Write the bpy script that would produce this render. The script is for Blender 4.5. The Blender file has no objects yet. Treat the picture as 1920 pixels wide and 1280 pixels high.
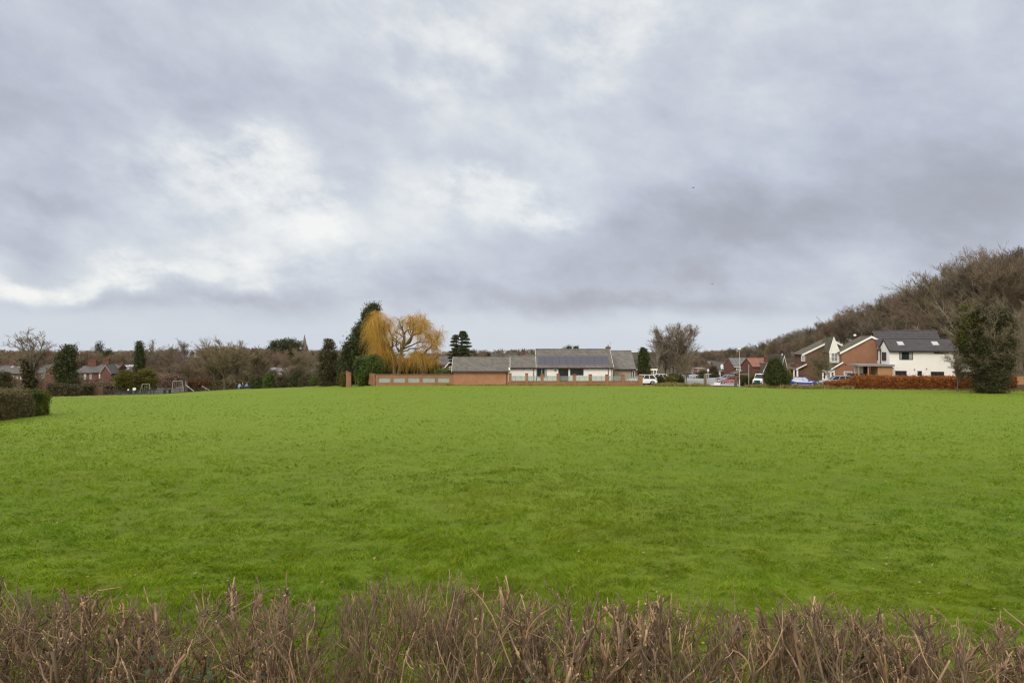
import bpy, bmesh, math, random
import numpy as np
from mathutils import Vector
random.seed(7)
RNG = np.random.default_rng(7)
SC = bpy.context.scene
COL = SC.collection
F, CZ, HY = 1280.0, 4.5, 640.0          # focal length in photo pixels, eye height, horizon row

def XP(x, D): return (x - 960.0) / F * D
def ZP(y, D): return CZ - (y - HY) / F * D

# ------------------------------------------------------------------ terrain
TX = np.array([-600, -100, 0, 60, 180, 300, 420, 470, 560, 650, 705, 845, 1205, 1300, 1400, 1500, 1700, 1850, 1920, 2100, 2600], float)
TE = np.array([130, 145, 142, 140, 137, 150, 155, 150, 142, 126, 110, 108, 108, 110, 110, 106, 104, 101, 99, 98, 95], float)
Te = np.array([760, 752, 747, 745, 742, 738.5, 731, 728.5, 725.5, 722.5, 722, 722, 723, 724, 725.5, 728.5, 730, 732.5, 733, 735, 740], float)
TP = np.array([1.7, 1.7, 1.7, 1.7, 1.6, 1.5, 1.4, 1.35, 1.3, 1.25, 1.2, 1.2, 1.2, 1.2, 1.2, 1.2, 1.2, 1.2, 1.2, 1.2, 1.2], float)
_gx = np.arange(-600, 2601, 4.0)
def _sm(v, w=9):
    k = np.hanning(w + 2)[1:-1]; k /= k.sum()
    return np.convolve(np.pad(v, w // 2, mode='edge'), k, 'valid')
_gE, _ge, _gp = [_sm(np.interp(_gx, TX, t)) for t in (TE, Te, TP)]
BX = np.array([-600, 300, 470, 600, 700, 850, 1200, 1300, 1400, 1500, 1600, 1700, 1900, 2600], float)
B200 = np.array([-10.5, -10.5, -9.5, -7.5, -4.5, -3.4, -3.6, -5.6, -5.6, -3.5, 1, 5.5, 10.5, 14], float)
B350 = np.array([-15, -15, -14, -12, -10, -9, -9.5, -11, -9, -3, 4.5, 10.5, 16, 20], float)
B900 = np.array([-18, -18, -18, -18, -17, -16, -16, -16, -15, -12, -6, -2, 2, 2], float)
_b2, _b3, _b9 = [_sm(np.interp(_gx, BX, t), 25) for t in (B200, B350, B900)]

def edge_at(x):
    return np.interp(x, _gx, _gE)

def ground(X, Y):
    X = np.asarray(X, float); Y = np.asarray(Y, float)
    Yc = np.maximum(Y, 0.5)
    x = np.clip(960 + F * X / Yc, -600, 2600)
    E = np.interp(x, _gx, _gE); e = np.interp(x, _gx, _ge); p = np.interp(x, _gx, _gp)
    zE = CZ - (e - HY) / F * E
    t = np.clip((Y - 5) / (E - 5), 0, 1)
    z = zE * t ** p
    z2, z3, z9 = np.interp(x, _gx, _b2), np.interp(x, _gx, _b3), np.interp(x, _gx, _b9)
    s = np.clip((Y - E) / (200 - E), 0, 1)
    out = np.where(Y < E, z, zE + (z2 - zE) * s)
    s = np.clip((Y - 200) / 150, 0, 1); out = np.where(Y > 200, z2 + (z3 - z2) * s, out)
    s = np.clip((Y - 350) / 550, 0, 1); out = np.where(Y > 350, z3 + (z9 - z3) * s, out)
    s = np.clip((Y - 900) / 3100, 0, 1); out = np.where(Y > 900, z9 + (-130 - z9) * s, out)
    return out

def G(x, D): return float(ground(XP(x, D), D))     # ground height under photo column x at distance D

def _hash(ix, iy, seed):
    h = (ix.astype(np.int64) * 374761393 + iy.astype(np.int64) * 668265263 + seed * 974711) & 0x7fffffff
    h = ((h ^ (h >> 13)) * 1274126177) & 0x7fffffff
    return ((h ^ (h >> 16)) & 0xffff) / 65535.0
def vnoise(X, Y, seed=0):
    ix, iy = np.floor(X), np.floor(Y); fx, fy = X - ix, Y - iy
    fx = fx * fx * (3 - 2 * fx); fy = fy * fy * (3 - 2 * fy)
    a = _hash(ix, iy, seed); b = _hash(ix + 1, iy, seed); c = _hash(ix, iy + 1, seed); d = _hash(ix + 1, iy + 1, seed)
    return (a + (b - a) * fx) * (1 - fy) + (c + (d - c) * fx) * fy

# ------------------------------------------------------------------ materials
def new_mat(name):
    m = bpy.data.materials.new(name); m.use_nodes = True
    nt = m.node_tree; b = nt.nodes['Principled BSDF']
    return m, nt, b
def nd(nt, typ, **kw):
    n = nt.nodes.new(typ)
    for k, v in kw.items():
        if k.startswith('i_'):
            n.inputs[k[2:].replace('_', ' ')].default_value = v
        else: setattr(n, k, v)
    return n
def math_n(nt, op, a, b=None, c=None, clamp=False):
    n = nt.nodes.new('ShaderNodeMath'); n.operation = op; n.use_clamp = clamp
    for i, v in enumerate((a, b, c)):
        if v is None: continue
        if isinstance(v, (int, float)): n.inputs[i].default_value = v
        else: nt.links.new(v, n.inputs[i])
    return n.outputs[0]
def mixc(nt, fac, a, b, mode='MIX'):
    n = nt.nodes.new('ShaderNodeMix'); n.data_type = 'RGBA'; n.blend_type = mode
    for i, v in ((0, fac), (6, a), (7, b)):
        if isinstance(v, (int, float)): n.inputs[i].default_value = v
        elif isinstance(v, tuple): n.inputs[i].default_value = v + (1,) if len(v) == 3 else v
        else: nt.links.new(v, n.inputs[i])
    return n.outputs[2]
def ramp(nt, fac, stops):
    n = nt.nodes.new('ShaderNodeValToRGB'); cr = n.color_ramp
    while len(cr.elements) < len(stops): cr.elements.new(0.5)
    for e, (p, c) in zip(cr.elements, stops):
        e.position = p; e.color = c + (1,)
    nt.links.new(fac, n.inputs[0]); return n.outputs[0]
def noise(nt, scale, detail=4, rough=.55, vec=None):
    n = nt.nodes.new('ShaderNodeTexNoise'); n.inputs['Scale'].default_value = scale
    n.inputs['Detail'].default_value = detail; n.inputs['Roughness'].default_value = rough
    if vec is None:
        tc = nt.nodes.new('ShaderNodeTexCoord'); vec = tc.outputs['Object']
    nt.links.new(vec, n.inputs['Vector']); return n.outputs['Fac']

def plain(name, c1, c2=None, scale=2.0, rough=.8, spec=.25, bump=0, bscale=20, metal=0):
    m, nt, b = new_mat(name)
    b.inputs['Roughness'].default_value = rough; b.inputs['Specular IOR Level'].default_value = spec
    b.inputs['Metallic'].default_value = metal
    if c2 is None: c2 = tuple(v * .8 for v in c1)
    f = noise(nt, scale, 6)
    nt.links.new(ramp(nt, f, [(.3, c2), (.7, c1)]), b.inputs['Base Color'])
    if bump:
        bp = nd(nt, 'ShaderNodeBump'); bp.inputs['Strength'].default_value = bump; bp.inputs['Distance'].default_value = .02
        nt.links.new(noise(nt, bscale, 5), bp.inputs['Height']); nt.links.new(bp.outputs[0], b.inputs['Normal'])
    return m

def leafy(name, dark, light, rough=.6, trans=.25, patch=None, pscale=.5, spec=.25, skew=False):
    """foliage / twigs: every leaf or twig takes its own tone between two colours"""
    m, nt, b = new_mat(name)
    b.inputs['Roughness'].default_value = rough; b.inputs['Specular IOR Level'].default_value = spec
    g = nt.nodes.new('ShaderNodeNewGeometry')
    c = ramp(nt, g.outputs['Random Per Island'], [(0, dark), (.6, tuple(d + (l - d) * .32 for d, l in zip(dark, light))), (1, light)] if skew else [(0, dark), (1, light)])
    if patch:
        f = noise(nt, pscale, 3)
        c = mixc(nt, ramp(nt, f, [(.45, (0, 0, 0)), (.6, (1, 1, 1))]), c, patch)
    nt.links.new(c, b.inputs['Base Color'])
    if trans:
        t = nt.nodes.new('ShaderNodeBsdfTranslucent'); nt.links.new(c, t.inputs[0])
        mx = nt.nodes.new('ShaderNodeMixShader'); mx.inputs[0].default_value = trans
        nt.links.new(b.outputs[0], mx.inputs[1]); nt.links.new(t.outputs[0], mx.inputs[2])
        nt.links.new(mx.outputs[0], nt.nodes['Material Output'].inputs[0])
    return m

def brick(name, c1, c2, mortar=(.35, .32, .28), rough=.9):
    m, nt, b = new_mat(name)
    b.inputs['Roughness'].default_value = rough; b.inputs['Specular IOR Level'].default_value = .15
    tc = nt.nodes.new('ShaderNodeTexCoord'); s = nt.nodes.new('ShaderNodeSeparateXYZ'); nt.links.new(tc.outputs['Object'], s.inputs[0])
    cb = nt.nodes.new('ShaderNodeCombineXYZ')
    nt.links.new(math_n(nt, 'ADD', s.outputs[0], s.outputs[1]), cb.inputs[0]); nt.links.new(s.outputs[2], cb.inputs[1])
    t = nt.nodes.new('ShaderNodeTexBrick'); nt.links.new(cb.outputs[0], t.inputs['Vector'])
    t.inputs['Scale'].default_value = 1; t.inputs['Brick Width'].default_value = .225; t.inputs['Row Height'].default_value = .075
    t.inputs['Mortar Size'].default_value = .006
    t.inputs['Color1'].default_value = c1 + (1,); t.inputs['Color2'].default_value = c2 + (1,); t.inputs['Mortar'].default_value = mortar + (1,)
    f = noise(nt, .9, 5)
    col = mixc(nt, ramp(nt, f, [(.35, (0, 0, 0)), (.7, (.55, .55, .55))]), t.outputs['Color'], tuple(v * .72 for v in c2))
    f2 = noise(nt, 9, 3)
    col = mixc(nt, math_n(nt, 'MULTIPLY', f2, .5), col, tuple(min(1, v * 1.3) for v in c1))
    nt.links.new(col, b.inputs['Base Color'])
    return m

def tile(name, c1, c2, course=.24, gap=.3, moss=None):
    """roof tiles: courses by height, each course with its own tone and a lapped edge"""
    m, nt, b = new_mat(name)
    b.inputs['Roughness'].default_value = .75; b.inputs['Specular IOR Level'].default_value = .3
    tc = nt.nodes.new('ShaderNodeTexCoord'); s = nt.nodes.new('ShaderNodeSeparateXYZ'); nt.links.new(tc.outputs['Object'], s.inputs[0])
    k = math_n(nt, 'DIVIDE', s.outputs[2], course)
    fr = math_n(nt, 'FRACT', k)
    row = math_n(nt, 'FLOOR', k)
    colx = math_n(nt, 'FLOOR', math_n(nt, 'DIVIDE', math_n(nt, 'ADD', s.outputs[0], s.outputs[1]), .33))
    wn = nt.nodes.new('ShaderNodeTexWhiteNoise'); wn.noise_dimensions = '2D'
    cb = nt.nodes.new('ShaderNodeCombineXYZ'); nt.links.new(row, cb.inputs[0]); nt.links.new(colx, cb.inputs[1]); nt.links.new(cb.outputs[0], wn.inputs['Vector'])
    f = math_n(nt, 'ADD', math_n(nt, 'MULTIPLY', wn.outputs['Value'], .45), math_n(nt, 'MULTIPLY', noise(nt, 1.2, 5), .6))
    c = ramp(nt, f, [(.25, c2), (.8, c1)])
    if moss:
        c = mixc(nt, ramp(nt, noise(nt, .6, 5), [(.42, (0, 0, 0)), (.62, (.85, .85, .85))]), c, moss)
    edge = math_n(nt, 'LESS_THAN', fr, gap)
    c = mixc(nt, math_n(nt, 'MULTIPLY', edge, .55), c, tuple(v * .3 for v in c2))
    nt.links.new(c, b.inputs['Base Color'])
    bp = nd(nt, 'ShaderNodeBump'); bp.inputs['Strength'].default_value = .6; bp.inputs['Distance'].default_value = .03
    nt.links.new(math_n(nt, 'SUBTRACT', 1.0, fr), bp.inputs['Height']); nt.links.new(bp.outputs[0], b.inputs['Normal'])
    return m

def glassy(name, c=(.025, .03, .035), rough=.06):
    m, nt, b = new_mat(name)
    b.inputs['Base Color'].default_value = c + (1,); b.inputs['Roughness'].default_value = rough; b.inputs['Specular IOR Level'].default_value = .6
    return m
def clear_glass(name, c, tr=.55):
    m, nt, b = new_mat(name)
    b.inputs['Base Color'].default_value = c + (1,); b.inputs['Roughness'].default_value = .12
    t = nt.nodes.new('ShaderNodeBsdfTransparent'); t.inputs[0].default_value = (.85, .93, .9, 1)
    mx = nt.nodes.new('ShaderNodeMixShader'); mx.inputs[0].default_value = tr
    nt.links.new(b.outputs[0], mx.inputs[1]); nt.links.new(t.outputs[0], mx.inputs[2])
    nt.links.new(mx.outputs[0], nt.nodes['Material Output'].inputs[0])
    return m
def paint(name, c, rough=.3, coat=.25):
    m, nt, b = new_mat(name)
    f = noise(nt, 3, 4)
    nt.links.new(ramp(nt, f, [(.3, tuple(v * .9 for v in c)), (.7, c)]), b.inputs['Base Color'])
    b.inputs['Roughness'].default_value = rough; b.inputs['Coat Weight'].default_value = coat; b.inputs['Coat Roughness'].default_value = .05
    return m

# ------------------------------------------------------------------ mesh builders
def npmesh(name, V, faces, mats, mi=None, smooth=False):
    me = bpy.data.meshes.new(name)
    V = np.asarray(V, np.float32).reshape(-1, 3)
    me.vertices.add(len(V)); me.vertices.foreach_set('co', V.ravel())
    tot, starts, idx, off = 0, [], [], 0
    for fa in faces:
        fa = np.asarray(fa, np.int32); k = fa.shape[1]
        starts.append(off + np.arange(len(fa)) * k); idx.append(fa.ravel()); off += fa.size; tot += len(fa)
    me.loops.add(off); me.loops.foreach_set('vertex_index', np.concatenate(idx).astype(np.int32))
    me.polygons.add(tot); me.polygons.foreach_set('loop_start', np.concatenate(starts).astype(np.int32))
    if mi is not None: me.polygons.foreach_set('material_index', np.concatenate(mi).astype(np.int32))
    me.polygons.foreach_set('use_smooth', np.full(tot, smooth, bool))
    for m in (mats if isinstance(mats, (list, tuple)) else [mats]): me.materials.append(m)
    me.update(calc_edges=True)
    return me
def link(name, me, parent=None):
    o = bpy.data.objects.new(name, me); COL.objects.link(o)
    if parent: o.parent = parent
    return o
def tag(o, label=None, cat=None, group=None, kind=None):
    if label: o['label'] = label
    if cat: o['category'] = cat
    if group: o['group'] = group
    if kind: o['kind'] = kind
    return o
def root(name, loc, label, cat, group=None, rz=0):
    o = bpy.data.objects.new(name, None); COL.objects.link(o)
    o.location = loc; o.rotation_euler = (0, 0, rz); o.empty_display_size = .3
    return tag(o, label, cat, group)
def dup(r, loc, rz=0, scale=None, label=None, group=None):
    c = r.copy(); COL.objects.link(c); c.location = loc; c.rotation_euler = (0, 0, rz)
    if scale: c.scale = scale if isinstance(scale, tuple) else (scale,) * 3
    if label: c['label'] = label
    if group: c['group'] = group
    for ch in list(r.children):
        k = ch.copy(); COL.objects.link(k); k.parent = c
        for g in list(ch.children):
            q = g.copy(); COL.objects.link(q); q.parent = k
    return c

class MB:
    """collects boxes, prisms, bars; build() links them as one mesh (coordinates relative to `org`)"""
    def __init__(s, org=(0, 0, 0)): s.v, s.f, s.m, s.o, s.mi = [], [], [], org, 0
    def add(s, pts, faces):
        n = len(s.v); s.v += [tuple(p) for p in pts]
        for f in faces: s.f.append(tuple(i + n for i in f)); s.m.append(s.mi)
        return s
    def box(s, x0, x1, y0, y1, z0, z1):
        return s.add([(x0, y0, z0), (x1, y0, z0), (x1, y1, z0), (x0, y1, z0), (x0, y0, z1), (x1, y0, z1), (x1, y1, z1), (x0, y1, z1)],
                     [(3, 2, 1, 0), (4, 5, 6, 7), (0, 1, 5, 4), (1, 2, 6, 5), (2, 3, 7, 6), (3, 0, 4, 7)])
    def prism(s, pts, ax, a0, a1):
        n = len(pts)
        def mk(p, a): return (a, p[0], p[1]) if ax == 'x' else ((p[0], a, p[1]) if ax == 'y' else (p[0], p[1], a))
        return s.add([mk(p, a0) for p in pts] + [mk(p, a1) for p in pts],
                     [tuple(range(n)), tuple(range(2 * n - 1, n - 1, -1))] + [(i, (i + 1) % n + 0, (i + 1) % n + n, i + n) for i in range(n)])
    def slab(s, q, t):
        q = [Vector(p) for p in q]; nrm = (q[1] - q[0]).cross(q[3] - q[0]).normalized() * t
        return s.add(q + [p + nrm for p in q], [(3, 2, 1, 0), (4, 5, 6, 7), (0, 1, 5, 4), (1, 2, 6, 5), (2, 3, 7, 6), (3, 0, 4, 7)])
    def cyl(s, p0, p1, r0, r1=None, n=8):
        r1 = r0 if r1 is None else r1
        p0, p1 = Vector(p0), Vector(p1); d = (p1 - p0).normalized()
        a = d.orthogonal().normalized(); b = d.cross(a)
        pts = [p + (a * math.cos(2 * math.pi * i / n) + b * math.sin(2 * math.pi * i / n)) * r for p, r in ((p0, r0), (p1, r1)) for i in range(n)]
        return s.add(pts, [tuple(range(n - 1, -1, -1)), tuple(range(n, 2 * n))] + [(i, (i + 1) % n, (i + 1) % n + n, i + n) for i in range(n)])
    def bar(s, p0, p1, w, d=None):
        d = w if d is None else d
        p0, p1 = Vector(p0), Vector(p1); t = (p1 - p0).normalized()
        a = t.cross(Vector((0, 1, 0))) if abs(t.y) < .9 else t.cross(Vector((1, 0, 0)))
        a.normalize(); b = t.cross(a)
        c = [(-1, -1), (1, -1), (1, 1), (-1, 1)]
        return s.add([p + a * (i * w / 2) + b * (j * d / 2) for p in (p0, p1) for i, j in c],
                     [(3, 2, 1, 0), (4, 5, 6, 7), (0, 1, 5, 4), (1, 2, 6, 5), (2, 3, 7, 6), (3, 0, 4, 7)])
    def ball(s, c, r, sx=1, sy=1, sz=1, n=8, m=6):
        pts = [(c[0], c[1], c[2] - r * sz)]
        for j in range(1, m):
            ph = -math.pi / 2 + math.pi * j / m
            for i in range(n):
                th = 2 * math.pi * i / n
                pts.append((c[0] + r * sx * math.cos(ph) * math.cos(th), c[1] + r * sy * math.cos(ph) * math.sin(th), c[2] + r * sz * math.sin(ph)))
        pts.append((c[0], c[1], c[2] + r * sz)); N = len(pts) - 1
        fs = [(0, 1 + (i + 1) % n, 1 + i) for i in range(n)]
        for j in range(m - 2):
            fs += [(1 + j * n + i, 1 + j * n + (i + 1) % n, 1 + (j + 1) * n + (i + 1) % n, 1 + (j + 1) * n + i) for i in range(n)]
        fs += [(N, 1 + (m - 2) * n + i, 1 + (m - 2) * n + (i + 1) % n) for i in range(n)]
        return s.add(pts, fs)
    def build(s, name, mats, parent=None, bevel=0, smooth=False):
        me = bpy.data.meshes.new(name)
        o = s.o
        me.from_pydata([(x - o[0], y - o[1], z - o[2]) for x, y, z in s.v], [], s.f)
        for m in (mats if isinstance(mats, (list, tuple)) else [mats]): me.materials.append(m)
        me.polygons.foreach_set('material_index', s.m)
        bm = bmesh.new(); bm.from_mesh(me); bmesh.ops.recalc_face_normals(bm, faces=bm.faces)
        if bevel:
            bmesh.ops.bevel(bm, geom=bm.edges[:], offset=bevel, segments=2, profile=.6, affect='EDGES', clamp_overlap=True)
        bm.to_mesh(me); bm.free()
        if smooth: me.polygons.foreach_set('use_smooth', [True] * len(me.polygons))
        ob = link(name, me, parent)
        if parent is None: ob.location = o
        return ob

def tubes(P, R, sides=3, cap=False):
    """P (M,n,3) polylines, R (M,n) radii -> V, quads, caps"""
    M, n, _ = P.shape
    T = np.gradient(P, axis=1); T /= np.linalg.norm(T, axis=2, keepdims=True) + 1e-9
    ref = np.where((np.abs(T[:, :1, 2:3]) < .8), np.array([0, 0, 1.]), np.array([1., 0, 0]))
    ref = np.broadcast_to(ref, T.shape)
    A = np.cross(T, ref); A /= np.linalg.norm(A, axis=2, keepdims=True) + 1e-9
    B = np.cross(T, A)
    th = 2 * np.pi * np.arange(sides) / sides
    V = P[:, :, None, :] + R[:, :, None, None] * (A[:, :, None, :] * np.cos(th)[None, None, :, None] + B[:, :, None, :] * np.sin(th)[None, None, :, None])
    base = (np.arange(M) * n * sides)[:, None, None]
    j = (np.arange(n - 1) * sides)[None, :, None]; i = np.arange(sides)[None, None, :]; i2 = (i + 1) % sides
    Q = np.stack([base + j + i, base + j + i2, base + j + sides + i2, base + j + sides + i], -1).reshape(-1, 4)
    C = None
    if cap: C = (np.arange(M) * n * sides + (n - 1) * sides)[:, None] + np.arange(sides)[None, :]
    return V.reshape(-1, 3), Q, C
def tube_mesh(name, groups, mats, smooth=True):
    """groups: list of (P,R,sides[,cap]) joined in one mesh; caps take material 1"""
    Vs, Fs, Ms, off = [], [], [], 0
    for g in groups:
        V, Q, C = tubes(g[0], g[1], g[2], len(g) > 3 and g[3])
        Vs.append(V); Fs.append(Q + off); Ms.append(np.zeros(len(Q), int))
        if C is not None: Fs.append(C + off); Ms.append(np.ones(len(C), int))
        off += len(V)
    return npmesh(name, np.concatenate(Vs), Fs, mats, Ms, smooth)

def unit(v): return v / (np.linalg.norm(v, axis=-1, keepdims=True) + 1e-9)
def children(rng, P, R, L, c, t0, ang, ratio, n=4, wob=.15, trop=0., rmin=.004, rk=.6, taper=.3, angsd=.25, t1=1.0, fall=.5):
    """grow c child branches from every parent polyline (vectorised)"""
    M, m, _ = P.shape
    N = M * c; pi = np.repeat(np.arange(M), c)
    t = t0 + (t1 - t0) * rng.random(N)
    f = t * (m - 1); k = np.minimum(f.astype(int), m - 2); fr = (f - k)[:, None]
    start = P[pi, k] * (1 - fr) + P[pi, k + 1] * fr
    tan = unit(P[pi, k + 1] - P[pi, k])
    rr = R[pi, k] * (1 - fr[:, 0]) + R[pi, k + 1] * fr[:, 0]
    az = unit(rng.normal(size=(N, 3))); az = unit(az - (az * tan).sum(1, keepdims=True) * tan)
    a = ang + angsd * rng.normal(size=N)
    d = tan * np.cos(a)[:, None] + az * np.sin(a)[:, None]
    Lc = L[pi] * ratio * (1 - fall * t) * rng.uniform(.65, 1.25, N)
    out = np.zeros((N, n, 3)); out[:, 0] = start; step = Lc / (n - 1)
    for q in range(1, n):
        d = unit(d + wob * rng.normal(size=(N, 3)) + np.array([0, 0, trop]))
        out[:, q] = out[:, q - 1] + d * step[:, None]
    r0 = np.maximum(rr * rk, rmin)
    RR = r0[:, None] * np.linspace(1, taper, n)[None, :]
    return out, np.maximum(RR, rmin * .7), Lc
def polyline(pts, n):
    pts = np.array(pts, float); s = np.r_[0, np.cumsum(np.linalg.norm(np.diff(pts, axis=0), axis=1))]
    t = np.linspace(0, s[-1], n)
    return np.stack([np.interp(t, s, pts[:, i]) for i in range(3)], 1), s[-1]

def leaf_quads(rng, C, ln, wd, up=0.0, nbias=None):
    N = len(C)
    a = unit(rng.normal(size=(N, 3)) + np.array([0, 0, up]))
    b = unit(np.cross(a, rng.normal(size=(N, 3))))
    s = rng.uniform(.6, 1.3, (N, 1))
    V = np.stack([C - a * ln * s, C + b * wd * s, C + a * ln * s, C - b * wd * s], 1)
    return V.reshape(-1, 3), np.arange(4 * N).reshape(-1, 4)
def leaf_mesh(name, rng, C, ln, wd, mat, up=0.0, org=(0, 0, 0)):
    V, Q = leaf_quads(rng, C - np.array(org), ln, wd, up)
    return npmesh(name, V, [Q], mat)
def clumps(rng, rows, D, K, n, csize, depth=None, shell=.55, flat=1.0):
    """leaf positions in clumps filling an outline given as rows of (photo row, left, right) at distance D"""
    rows = sorted(rows); ys = np.array([r[0] for r in rows], float)
    xl = np.array([XP(r[1], D) for r in rows]); xr = np.array([XP(r[2], D) for r in rows])
    w = np.maximum(xr - xl, .1)
    yy = np.linspace(ys[0], ys[-1], 200); ww = np.interp(yy, ys, w)
    cdf = np.cumsum(ww); cdf /= cdf[-1]
    y = np.interp(rng.random(K), cdf, yy)
    l, r = np.interp(y, ys, xl), np.interp(y, ys, xr)
    th = rng.uniform(0, 2 * np.pi, K); rad = 1 - (1 - shell) * rng.random(K) ** 1.3
    rad = np.where(rng.random(K) < .3, rng.random(K), rad)
    cx, hw = (l + r) / 2, np.maximum((r - l) / 2 - csize * .5, .05)
    C = np.stack([cx + hw * rad * np.cos(th), D + (hw if depth is None else np.minimum(hw, depth)) * rad * np.sin(th), ZP(y, D)], 1)
    s = csize * rng.uniform(.5, 1.3, (K, 1, 1))
    P = C[:, None, :] + np.clip(rng.normal(size=(K, n, 3)), -1.7, 1.7) * s * np.array([.6, .6, .5 * flat])
    return P.reshape(-1, 3)
SKY_TOP, SKY_BACK = 2.6, 1.5
N_GRASS = 800000
FIELD_A, FIELD_B, FIELD_D = (.085, .13, .010), (.13, .17, .012), (.05, .085, .008)
GRASS_RAMP = [(0, (.09, .18, .009)), (.6, (.17, .27, .014)), (1, (.28, .355, .033))]
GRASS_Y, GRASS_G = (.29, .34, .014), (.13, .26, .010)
GRASS_FAR = (.160, .235, .019)  # far blade tone: look of light at a grazing view put into the colour
FIELD_FAR = (.135, .20, .014)  # far turf tone, lighter: same grazing-view light painted into the ground
GRASS_OLIVE = (.12, .155, .018)
GRASS_DK, GRASS_PALE = (.075, .135, .010), (.23, .265, .05)
# bodies of cloud: photo column, photo row, half width, half height, brightness, slope
SKY_BLOBS = [
 (340, 365, 230, 95, .20, -.10), (470, 275, 90, 60, .28), (600, 410, 130, 60, .24, -.40), (250, 300, 170, 70, .06), (190, 520, 340, 20, .32), (520, 495, 130, 26, .20), (60, 498, 130, 16, .16), (400, 430, 260, 60, .06),
 (870, 345, 140, 36, .26, -.10), (1010, 395, 110, 30, .22), (850, 90, 95, 110, .22), (1130, 70, 130, 130, .18), (1160, 20, 50, 70, .12), (830, 430, 180, 60, .08), (1040, 300, 200, 60, .06),
 (60, 230, 360, 170, -.20), (30, 415, 130, 22, -.14, -.25), (560, 210, 170, 90, -.05), (250, 560, 260, 16, -.05), (470, 572, 130, 12, -.10),
 (1330, 450, 380, 75, -.30, .06), (1820, 380, 320, 170, -.26), (1100, 580, 480, 26, -.20), (1700, 220, 330, 120, -.05), (1420, 200, 110, 60, .09), (1640, 390, 120, 45, .08), (760, 540, 330, 40, -.07), (1300, 20, 400, 30, .02)]
# ------------------------------------------------------------------ camera, sky, sun
cam = bpy.data.cameras.new('camera'); cam.sensor_width = 36; cam.lens = 24; cam.clip_end = 9000; cam.clip_start = .1
SC.cycles.use_denoising = True; SC.cycles.denoiser = 'OPENIMAGEDENOISE'; SC.cycles.denoising_input_passes = 'RGB_ALBEDO_NORMAL'; SC.cycles.denoising_prefilter = 'ACCURATE'; SC.cycles.use_adaptive_sampling = False; SC.cycles.filter_width = 1.25
co = bpy.data.objects.new('camera', cam); COL.objects.link(co); co.location = (0, 0, CZ); co.rotation_euler = (math.radians(90), 0, 0)
SC.camera = co
vs = SC.view_settings; vs.view_transform = 'Standard'; vs.look = 'None'; vs.exposure = EXPOSURE = 0.0; vs.gamma = 1; vs.use_curve_mapping = False
SUN_EL, SUN_AZ = 38.0, 215.0         # degrees; azimuth clockwise from +Y (behind the camera, to its left)
sl = bpy.data.lights.new('sun', 'SUN'); sl.energy = 1.5; sl.angle = math.radians(14); sl.color = (1, .93, .82)
so = bpy.data.objects.new('sun', sl); COL.objects.link(so)
_a, _e = math.radians(SUN_AZ), math.radians(SUN_EL)
sd = Vector((math.sin(_a) * math.cos(_e), math.cos(_a) * math.cos(_e), math.sin(_e)))
so.rotation_euler = sd.to_track_quat('Z', 'Y').to_euler()

W = bpy.data.worlds.new('World'); SC.world = W; W.use_nodes = True
nt = W.node_tree; bg = nt.nodes['Background']; bg.inputs[1].default_value = .1
sky = nt.nodes.new('ShaderNodeTexSky'); sky.sky_type = 'NISHITA'; sky.sun_disc = False
sky.sun_elevation = _e; sky.sun_rotation = _a
tc = nt.nodes.new('ShaderNodeTexCoord'); D0 = tc.outputs['Generated']
sp = nt.nodes.new('ShaderNodeSeparateXYZ'); nt.links.new(D0, sp.inputs[0])
dx, dy, dz = sp.outputs
az = math_n(nt, 'MULTIPLY', math_n(nt, 'ARCTAN2', dx, dy), 57.2958)
el = math_n(nt, 'MULTIPLY', math_n(nt, 'ARCSINE', dz), 57.2958)
def cvec(x, y, z=0.0):
    n = nt.nodes.new('ShaderNodeCombineXYZ')
    for i, v in enumerate((x, y, z)):
        if isinstance(v, (int, float)): n.inputs[i].default_value = v
        else: nt.links.new(v, n.inputs[i])
    return n.outputs[0]
# cloud sheet seen in perspective: direction divided by its height
h = math_n(nt, 'ADD', math_n(nt, 'MAXIMUM', dz, 0.0), .13)
px, py = math_n(nt, 'DIVIDE', dx, h), math_n(nt, 'DIVIDE', dy, h)
rot = .62
sx = math_n(nt, 'SUBTRACT', math_n(nt, 'MULTIPLY', px, math.cos(rot)), math_n(nt, 'MULTIPLY', py, math.sin(rot)))
sy = math_n(nt, 'ADD', math_n(nt, 'MULTIPLY', px, math.sin(rot)), math_n(nt, 'MULTIPLY', py, math.cos(rot)))
sheet = cvec(math_n(nt, 'MULTIPLY', sx, .55), math_n(nt, 'MULTIPLY', sy, 1.15))
def wn(scale, detail, rough, vec, off=0.0):
    m = nt.nodes.new('ShaderNodeMapping'); m.inputs['Location'].default_value = (off, off * .7, off * 1.3); nt.links.new(vec, m.inputs[0])
    n = nt.nodes.new('ShaderNodeTexNoise'); n.inputs['Scale'].default_value = scale; n.inputs['Detail'].default_value = detail; n.inputs['Roughness'].default_value = rough
    nt.links.new(m.outputs[0], n.inputs['Vector']); return math_n(nt, 'SUBTRACT', n.outputs['Fac'], .5)
n3 = wn(.9, 6, .55, sheet, 21.3)
angv = cvec(math_n(nt, 'MULTIPLY', az, .030), math_n(nt, 'MULTIPLY', el, .085))
n5 = wn(1.6, 6, .55, angv, 7.7)
ca, sa_ = math.cos(.30), math.sin(.30)
angd = cvec(math_n(nt, 'MULTIPLY', math_n(nt, 'ADD', math_n(nt, 'MULTIPLY', az, ca), math_n(nt, 'MULTIPLY', el, -sa_)), .052), math_n(nt, 'MULTIPLY', math_n(nt, 'ADD', math_n(nt, 'MULTIPLY', az, sa_), math_n(nt, 'MULTIPLY', el, ca)), .082))
n6, n7 = wn(1.7, 7, .50, angd, 2.2), wn(1.7, 7, .50, angd, 31.9)
n8 = wn(2.8, 8, .56, angd, 17.4)
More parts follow.
